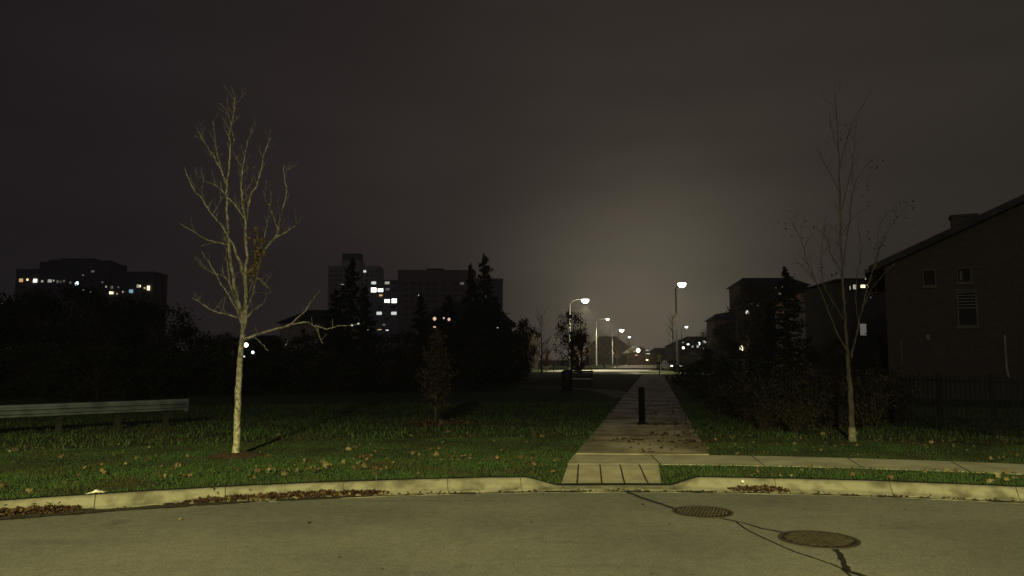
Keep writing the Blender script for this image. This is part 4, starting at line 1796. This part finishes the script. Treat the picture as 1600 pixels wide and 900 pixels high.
for j, py in enumerate((418, 428, 447)):
    for px in range(68, 170, 11):
        if rw.random() < .8:
            lit(A_, D, [(px, py, 5, 4, 'glass')])

# B: pale tower with a grid of windows
D = 520
B_ = at_root('apartment_tower', 552, D, 'pale distant tower with a grid of dark windows behind the tall conifer', group='distant apartment blocks')
block(B_, 'wall', 513, 592, 417, D, 'wall_tower', 20, cap='wall_tower')
block(B_, 'upper_storey', 533, 563, 406, D, 'wall_tower', 14, zb=63.5, dy=2)
block(B_, 'roof_house', 533.5, 561.5, 395, D, 'wall_dark', 10, zb=68.0, dy=3)
for j in range(12):
    for i, px in enumerate((518, 525, 532, 566, 573.5, 581, 588)):
        lit(B_, D, [(px, 423.5 + j * 7.2, 4.0, 3.9, 'glass')])
lit(B_, D - .2, [(570, 424, 5, 4, 'mid')])
lit(B_, D - .2, [(536, 444.5, 8, 1.6, 'dim'), (551, 444.5, 8, 1.6, 'dim')])

# C: brown block with the lit wing
D = 380
C_ = at_root('apartment_building', 690, D, 'brown distant apartment block with a brightly lit left wing', group='distant apartment blocks')
block(C_, 'wall', 622, 741, 424, D, 'wall_brown', 18, cap='wall_brown')
block(C_, 'left_wing', 580, 622, 437, D, 'wall_wing', 16, dy=1.0)
block(C_, 'right_wing', 741, 785, 437, D, 'wall_dark', 16, dy=1.0, cap='wall_brown')
block(C_, 'penthouse', 664, 692, 418, D, 'wall_dark', 8, zb=47.2, dy=4)
lit(C_, D + 1, [(584, 442, 8, 5, 'mid'), (584, 453, 9, 8, 'white'), (594.5, 453.5, 9, 6, 'white'), (605, 442, 8, 5, 'dim'), (605.5, 452, 7, 4.5, 'dimmer'), (595, 461.5, 6, 3.6, 'orange'), (605, 470.3, 9, 6, 'white'), (616, 470, 8.5, 7.5, 'white'), (592.5, 489.5, 9, 5.5, 'mid'), (615.5, 489.5, 9, 5.5, 'mid'),
                 (600, 507.5, 5, 4, 'dimmer'), (593, 515, 7, 2, 'orange'), (605, 516, 5, 2.4, 'white_soft'), (574, 515.5, 3, 2.6, 'white'), (594, 480, 8, 5, 'glass'), (615, 480, 8, 5, 'glass'), (605, 498, 8, 4, 'glass'), (616, 442, 8, 4.5, 'glass'), (616, 453, 8, 4.5, 'glass')])
for py in (443, 452.5, 462, 471.5, 481, 490.5, 500):
    for px in (634, 646, 655, 668, 680, 693, 712, 722, 733):
        r_ = rw.random()
        lit(C_, D, [(px, py, 7, 4.2, 'dimmer' if (r_ < .13 and py < 450) else 'glass')])
for py in (445, 454, 463.5, 473):
    for px in (752, 764, 776):
        lit(C_, D + 1, [(px, py, 6, 4, 'glass')])
lit(C_, D - .3, [(655, 461.5, 3, 3, 'mid')])
lit(C_, D + .7, [(757, 454, 5, 3, 'cool'), (758.5, 463, 4, 2, 'dim')])


# houses
def house(px0, px1, D, eave_py, ridge_py, label, wall='wall_pale', roof='roof', depth=9, group='houses beyond the lawn', gable_front=False, wins=(), over=.4, name='house'):
    A, B = P(px0, eave_py, D), P(px1, eave_py, D)
    R_ = P(px0, ridge_py, D)
    root = tag(empty(name, ((A.x + B.x) / 2, D, HK)), label, 'house', group)
    w = B.x - A.x
    he = A.z - HK
    hr = R_.z - HK
    m = MB()
    if gable_front:
        m.add([(-w / 2, 0, 0), (w / 2, 0, 0), (w / 2, 0, he), (0, 0, hr), (-w / 2, 0, he), (-w / 2, depth, 0), (w / 2, depth, 0), (w / 2, depth, he), (0, depth, hr), (-w / 2, depth, he)],
              [(0, 1, 2, 3, 4), (9, 8, 7, 6, 5), (0, 4, 9, 5), (1, 6, 7, 2)])
        m.build('wall', M[wall], root)
        m = MB()
        t = .18
        sl = (hr - he) / (w / 2)
        for s in (-1, 1):
            xo = s * (w / 2 + over)
            zo = he - sl * over
            m.add([(0, -over, hr + .02), (xo, -over, zo + .02), (xo, depth + over, zo + .02), (0, depth + over, hr + .02), (0, -over, hr + t), (xo, -over, zo + t), (xo, depth + over, zo + t), (0, depth + over, hr + t)],
                  [(0, 1, 2, 3), (4, 7, 6, 5), (0, 4, 5, 1), (1, 5, 6, 2), (2, 6, 7, 3)])
        m.build('roof', M[roof], root)
    else:
        m.box((0, depth / 2, he / 2), (w, depth, he))
        m.build('wall', M[wall], root)
        m = MB()
        o_ = over
        ins = min(w * .28, depth * .5)
        z0 = he + .02
        m.add([(-w / 2 - o_, -o_, z0), (w / 2 + o_, -o_, z0), (w / 2 + o_, depth + o_, z0), (-w / 2 - o_, depth + o_, z0), (-w / 2 + ins, depth / 2, hr), (w / 2 - ins, depth / 2, hr)],
              [(3, 2, 1, 0), (0, 1, 5, 4), (1, 2, 5), (2, 3, 4, 5), (3, 0, 4)])
        m.build('roof', M[roof], root)
    for (px, py, wp, hp, pane) in wins:
        c = P(px, py, D)
        window(root, c.x, D - .06, c.z, wp * D / 1200, hp * D / 1200, pane)
    return root


def wall_lamp(px, py, D, r, lens, label, group='small lights on far walls', light=0):
    c = P(px, py, D)
    root = tag(empty('wall_lamp', (c.x, D, c.z)), label, 'wall lamp', group)
    m = MB()
    m.box((0, r * .9, 0), (r * .9, r * .5, r * 1.8))
    m.build('bracket', M['black'], root)
    m = MB()
    m.lathe([(r * .3, -r), (r * .8, -r * .6), (r, 0), (r * .8, r * .6), (r * .3, r)], seg=12)
    m.build('globe', EM[lens], root, smooth=True)
    if light:
        point('wall_lamp_light', (c.x, D - r * 2.2, c.z), light, (1.0, .72, .40), r)
    return root


house(438, 533, 80, 505, 480, 'pale house behind the low limb of the lit tree', wins=[(448, 536, 4, 7, 'dim'), (474, 518, 6, 8, 'glass'), (502, 518, 6, 8, 'glass')])
house(366, 432, 85, 545, 522, 'low dark house behind the lit trunk', wall='wall_dark', wins=[(405, 551, 6, 7, 'glass')])
house(655, 800, 74, 506, 466, 'dark house with a sloping roof below the twin conifers', wall='wall_dark', wins=[(777, 513, 4, 4, 'mid'), (679, 511, 5, 3, 'pink')])
house(797, 842, 120, 522, 510, 'small pale pinkish gabled house left of the far lamps', wall='wall_pale', wins=[(808, 530, 6, 8, 'glass')], gable_front=True)
wall_lamp(384.5, 539, 29.0, .085, 'porch', 'yellowish lamp shining just right of the lit trunk')
wall_lamp(395, 550.5, 29.0, .055, 'cool', 'small white lamp right of the lit trunk below the yellowish one')
wall_lamp(381.5, 557, 29.0, .035, 'mid', 'faint lamp touching the lit trunk below the others')
wall_lamp(679, 498, 52, .12, 'pink', 'leftmost of the three pinkish lights above the sapling')
wall_lamp(693.5, 497, 52, .06, 'pink', 'middle one of the three pinkish lights above the sapling')
wall_lamp(701.5, 499, 52, .10, 'pink', 'rightmost of the three pinkish lights above the sapling')
wall_lamp(550, 508, 38, .05, 'mid', 'small light at the tip of the low limb')
wall_lamp(560, 506, 38, .05, 'mid', 'small light right of the limb tip')

# beyond the far street
house(925, 986, 230, 545, 524, 'brown low building behind the bare trees of the far street', wall='brick_dark', depth=20, wins=[(958, 552, 3, 3, 'orange')], group='houses beyond the far street')
house(985, 1016, 205, 552, 540, 'warmly lit far house at the end of the street', wall='brick_dark', depth=12, wins=[(1011, 547.5, 6, 2.4, 'dim'), (1012, 552.7, 8, 2.0, 'white_soft'), (1011, 562.5, 4, 2.2, 'warm'), (991, 549, 3, 2, 'orange'), (994, 555, 5, 2, 'pink')], group='houses beyond the far street')
wall_lamp(997, 547.5, 200, .55, 'porch', 'bright warm light on the far house at the street end', light=1500)
house(1018, 1060, 240, 556, 543, 'dark far house left of the right lamp pole', wall='wall_dark', depth=14, group='houses beyond the far street')
o = house(1062, 1150, 150, 540, 524, 'dark far house row with a cluster of white lit windows', wall='wall_dark', depth=14, group='houses beyond the far street',
          wins=[(1067.5, 543.5, 4, 4, 'white'), (1075, 538, 4, 2.6, 'cool'), (1067, 535.2, 3, 1.6, 'dim'), (1082, 541.5, 3, 3, 'dim'), (1090, 541, 4, 5, 'dim'), (1093, 535.5, 4, 2.4, 'cool'), (1093, 538.5, 2.6, 2, 'cool'), (1100.5, 534.2, 6, 4.4, 'white'), (1105.5, 539.5, 2, 2, 'dim'), (1099, 544, 2, 3, 'dimmer'), (1098, 538.6, 3, 2, 'dimmer')])

# E: townhouses right of the path
D = 100
E_ = at_root('townhouse', 1195, D, 'tall dark townhouse block behind the spiky conifer', group='houses right of the path', cat='house')
block(E_, 'wall', 1156, 1262, 446, D, 'brick_dark', 5)
block(E_, 'left_wing', 1118, 1156, 500, D, 'brick_dark', 4.2, dy=.5)
A, B = P(1151, 446, D), P(1266, 446, D)
m = MB()
x0, x1, z0 = A.x - E_.location.x, B.x - E_.location.x, A.z - HK + .01
z1 = P(1200, 431, D).z - HK
m.add([(x0, -.5, z0), (x1, -.5, z0), (x1, 5.5, z0), (x0, 5.5, z0), (x0 + 1.6, 2.5, z1), (x1 - 1.6, 2.5, z1)], [(3, 2, 1, 0), (0, 1, 5, 4), (1, 2, 5), (2, 3, 4, 5), (3, 0, 4)])
m.build('roof', M['roof'], E_)
A, B = P(1114, 500, D), P(1156, 500, D)
x0, x1, z0 = A.x - E_.location.x, B.x - E_.location.x - .05, A.z - HK + .01
m = MB()
m.add([(x0, .2, z0), (x1, .2, z0), (x1, 5, z0), (x0, 5, z0), (x0 + 1.0, 2.5, z0 + .9), (x1, 2.5, z0 + 1.3), ], [(3, 2, 1, 0), (0, 1, 5, 4), (1, 2, 5), (2, 3, 4, 5), (3, 0, 4)])
m.build('lower_roof', M['roof'], E_)
lit(E_, D, [(1167, 488, 8, 6.5, 'white_soft'), (1175, 476, 4, 4, 'dim'), (1183, 475.5, 7, 7, 'dimmer'), (1158, 471, 4, 1.2, 'dim'), (1213, 449, 3, 2.5, 'pink'), (1218, 459, 4, 3, 'dimmer'), (1222, 449, 3, 3, 'dimmer'), (1198, 505, 7, 12, 'glass'), (1177, 517, 7, 15, 'dimmer')])
wall_lamp(1158.5, 544, 98.5, .32, 'porch', 'bright porch light below the townhouse', light=160)
# porch railing under that light
b = P(1150, 562, 76)
pr_ = tag(empty('porch_railing', (b.x, 76, HK)), 'low porch railing catching the light below the porch lamp', 'railing')
m = MB()
m.box((0, 0, 1.45), (1.7, .06, .06))
m.box((0, 0, .95), (1.7, .05, .05))
m.build('rail', M['trim'], pr_)
for x in (-.82, 0, .82):
    m = MB()
    m.box((x, 0, .69), (.07, .07, 1.38))
    m.build('post', M['wood'], pr_)

house(1262, 1325, 70, 472, 452, 'house with a rusty orange roof slope right of the spiky conifer', wall='wall_pale', roof='roof_orange', group='houses right of the path', wins=[(1290, 500, 9, 16, 'glass'), (1310, 505, 7, 12, 'glass')])
house(1327, 1392, 58, 436, 426, 'house with three bright yellow upstairs windows', wall='wall_dark', group='houses right of the path',
      wins=[(1334.5, 448.5, 6, 8, 'dim'), (1347.5, 447.5, 9, 6, 'yellow'), (1357.5, 447, 9, 5.5, 'yellow'), (1352.5, 435.5, 5, 3.5, 'dim'), (1327.5, 450, 2, 6, 'dim'), (1360, 465, 3, 2.5, 'dimmer'), (1348, 515, 12, 20, 'dimmer')])
wall_lamp(1290, 457, 64, .10, 'orange', 'faint orange light on the rusty roofed house', light=60)

# big brick house on the right, turned a little towards the camera
HA = math.radians(-26)
hc = P(1388, 562, 30)
H_ = tag(empty('brick_house', (hc.x, 30, HK), HA), 'large dark brick house with a steep gable filling the right edge', 'house')
hu = Vector((math.cos(HA), math.sin(HA), 0))


def facade(px, py):
    """the point of the front wall seen in this viewing direction, as (along the wall, height)"""
    r_ = ray(px, py)
    k_ = r_.x / r_.y
    s_ = (k_ * 30 - hc.x) / (hu.x - k_ * hu.y)
    y_ = 30 + hu.y * s_
    return s_, EYE + r_.z * y_ / r_.y - HK


lx = 0.0
ez = facade(1388, 418)[1]
f1 = facade(1600, 318)
slope = (f1[1] - ez) / f1[0]
rx = 7.8
rz_ = ez + slope * rx
m = MB()
w_ = rx * 2
m.add([(lx, 0, 0), (lx + w_, 0, 0), (lx + w_, 0, ez), (lx + rx, 0, rz_), (lx, 0, ez), (lx, 11, 0), (lx + w_, 11, 0), (lx + w_, 11, ez), (lx + rx, 11, rz_), (lx, 11, ez)], [(0, 1, 2, 3, 4), (9, 8, 7, 6, 5), (0, 4, 9, 5), (1, 6, 7, 2)])


def brick_nodes(t, b):
    tcn = N(t, 'ShaderNodeTexCoord')
    mp_ = N(t, 'ShaderNodeMapping')
    mp_.inputs['Rotation'].default_value = (math.pi / 2, 0, 0)
    t.links.new(tcn.outputs['Object'], mp_.inputs[0])
    br = N(t, 'ShaderNodeTexBrick')
    br.inputs['Scale'].default_value = 2.6
    br.inputs['Color1'].default_value = (.044, .029, .030, 1)
    br.inputs['Color2'].default_value = (.030, .022, .023, 1)
    br.inputs['Mortar'].default_value = (.052, .043, .043, 1)
    t.links.new(mp_.outputs[0], br.inputs['Vector'])
    t.links.new(br.outputs[0], b.inputs['Base Color'])
    b.inputs['Roughness'].default_value = .9


M['house_brick'] = multi_mat('house_brick', brick_nodes)
m.build('wall', M['house_brick'], H_)
m = MB()
ov, t_ = .55, .28
zo = ez - slope * ov
m.add([(lx + rx, -ov, rz_ + .02), (lx - ov, -ov, zo + .02), (lx - ov, 11 + ov, zo + .02), (lx + rx, 11 + ov, rz_ + .02), (lx + rx, -ov, rz_ + t_), (lx - ov, -ov, zo + t_), (lx - ov, 11 + ov, zo + t_), (lx + rx, 11 + ov, rz_ + t_)], [(0, 1, 2, 3), (4, 7, 6, 5), (0, 4, 5, 1), (1, 5, 6, 2), (2, 6, 7, 3)])
m.add([(lx + rx, -ov, rz_ + .02), (lx + w_ + ov, -ov, zo + .02), (lx + w_ + ov, 11 + ov, zo + .02), (lx + rx, 11 + ov, rz_ + .02), (lx + rx, -ov, rz_ + t_), (lx + w_ + ov, -ov, zo + t_), (lx + w_ + ov, 11 + ov, zo + t_), (lx + rx, 11 + ov, rz_ + t_)], [(3, 2, 1, 0), (5, 6, 7, 4), (1, 5, 4, 0), (2, 6, 5, 1), (3, 7, 6, 2)])
m.build('roof', M['roof'], H_)
q0, q1 = facade(1486, 352), facade(1516, 352)
m = MB()
cz_ = ez + slope * (q0[0] + .3) + .75
m.box(((q0[0] + q1[0]) / 2 + .2, 1.2, cz_ - 1.0), (.85, .7, 2.0))
m.box(((q0[0] + q1[0]) / 2 + .2, 1.2, cz_ + .04), (.97, .82, .09))
m.build('chimney', M['wall_dark'], H_)


def blind_window(px, py, wp, hp, slats, lab=None):
    s_, z_ = facade(px, py)
    D_ = 30 + hu.y * s_
    w, h = wp * D_ / 1200, hp * D_ / 1200
    f = window(H_, 0, 0, 0, w, h, 'glass', lab)
    f.location = (s_, -.06, z_)
    if slats:
        m = MB()
        for k in range(slats):
            m.box((0, -.045, h * .42 - k * h * .085), (w * .84, .02, .022), mi=0)
        m.build('blind', M['pale_glass'], f)
    return f


blind_window(1511, 481, 28, 58, 6)
blind_window(1452, 434, 18, 26, 0)
blind_window(1506, 430, 20, 24, 0)
m = MB()
m.box((-.62, 5, ez - slope * .55 + .05), (.14, 12, .14))
m.build('gutter', M['frame'], H_)
m = MB()
m.box((w_ / 2, -.035, .32), (w_ + .04, .05, .64))
m.build('plinth', M['wall_dark'], H_)
for px_w, py_w, ww_ in ((1511, 512, 32), (1452, 449, 22), (1506, 443.5, 24)):
    a_, b_ = facade(px_w, py_w)
    m = MB()
    m.box((a_, -.10, b_), (ww_ / 42, .18, .07))
    m.build('window_sill', M['frame'], H_)
s_, z_ = facade(1501, 431)
m = MB()
m.box((s_, -.13, z_), (.07, .02, .34))
m.build('painted_reflection', M['trim_dim'], H_)  # reflected light on the window, painted as a thin pale strip
s_, z1_ = facade(1569, 524)
z2_ = facade(1569, 590)[1]
m = MB()
m.tube([(s_, -.12, z1_), (s_, -.12, z2_ + .3), (s_ + .06, -.12, z2_)], [.045, .045, .045], 8)
m.build('downpipe', M['trim_dim'], H_)
s_, z1_ = facade(1408, 530)
z2_ = facade(1408, 570)[1]
m = MB()
m.box((s_, -.06, (z1_ + z2_) / 2), (.05, .05, z1_ - z2_))
m.build('corner_trim', M['frame'], H_)
s_, z_ = facade(1450, 527)
m = MB()
m.box((s_, -.08, z_), (.13, .14, .22), taper=.7)
m.build('meter_box', M['trim_dim'], H_)
s_, z_ = facade(1588, 530)
m = MB()
for k in range(4):
    m.box((s_ + 1.4, -.03, .35 + k * .56), (2.6, .05, .53))
m.build('garage_door', M['wall_dark'], H_)

# fence in front of the brick house
FA, FB = P(1398, 593, 17.2), P(1640, 604, 14.0)
fz = 1.15
L = math.hypot(FB.x - FA.x, FB.y - FA.y)
fn = tag(empty('iron_fence', (FA.x, FA.y, HK), math.atan2(FB.y - FA.y, FB.x - FA.x)), 'black iron picket fence in front of the brick house', 'fence')
for z in (.18, fz - .1):
    m = MB()
    m.box((L / 2, 0, z), (L, .035, .04))
    m.build('rail', M['black'], fn)
m = MB()
k = int(L / .11)
for i in range(k):
    m.box((i * .11 + .05, .028, fz * .5), (.018, .018, fz))
m.build('pickets', M['black'], fn)
for i in range(4):
    m = MB()
    m.box((i * L / 3, 0, fz * .53), (.06, .06, fz * 1.06))
    m.build('post', M['black'], fn)

# ------------------------------------------------------------------ parked car at the far street
b = P(1048, 562, 104)
car = tag(empty('parked_car', (b.x, 104, HK), math.radians(-82)), 'dark car with a lit headlight near the right lamp pole', 'car')
m = MB()
prof = [(-2.1, .35), (-2.15, .75), (-1.6, .92), (-1.1, 1.38), (.5, 1.42), (1.15, .95), (2.05, .82), (2.15, .5), (2.1, .30)]
vs, fs = [], []
for s in (-.86, .86):
    for x, z in prof:
        ins = .14 if z > 1.2 else 0
        vs.append((x, s - math.copysign(ins, s), z))
K = len(prof)
for i in range(K):
    j = (i + 1) % K
    fs.append((i, j, K + j, K + i))
fs += [tuple(range(K - 1, -1, -1)), tuple(range(K, 2 * K))]
m.add(vs, fs)
m.build('body', M['car'], car)
for x in (-1.35, 1.35):
    for y in (-.80, .80):
        m = MB()
        m.tube([(x, y - .11, .32), (x, y + .11, .32)], [.32, .32], 16)
        m.build('wheel', M['rubber'], car)
for y in (-.6, .6):
    m = MB()
    m.box((2.14, y, .66), (.08, .34, .16))
    m.build('headlight', EM['white'] if y < 0 else EM['dim'], car)
m = MB()
m.box((.86, 0, 1.19), (.04, 1.3, .36), 0)
m.build('windscreen', M['glass'], car)

# grassy islands by the far street
for px, D_, rx_, ry_, lab in ((1014, 85, 1.1, 3.0, 'left grassy island in the far street'), (1046, 84, 1.1, 3.0, 'right grassy island in the far street')):
    b = P(px, 562, D_)
    m = MB()
    prof = [(1.0, 0), (.85, .09), (.5, .16), (.1, .18)]
    m.lathe(prof, (0, 0, 0), 20)
    o = m.build('grass_island', noisy('island_grass', (.05, .06, .02), (.10, .12, .045), 6, 1))
    o.location = (b.x, D_, HK + .01)
    o.scale = (rx_, ry_, 1)
    tag(o, lab, kind='structure')

# ------------------------------------------------------------------ thin night mist
m = MB()
m.box((0, 285, 39), (760, 690, 80))
mt_ = bpy.data.materials.new('mist')
mt_.use_nodes = True
mt_.node_tree.nodes.clear()
o_ = N(mt_.node_tree, 'ShaderNodeOutputMaterial')
v_ = N(mt_.node_tree, 'ShaderNodeVolumePrincipled')
v_.inputs['Density'].default_value = .0006
v_.inputs['Color'].default_value = (.95, .95, .97, 1)
v_.inputs['Anisotropy'].default_value = .5
mt_.node_tree.links.new(v_.outputs[0], o_.inputs['Volume'])
tag(m.build('haze', mt_), 'thin damp night mist', kind='stuff')

SC.render.resolution_x = 1024
SC.render.resolution_y = 576
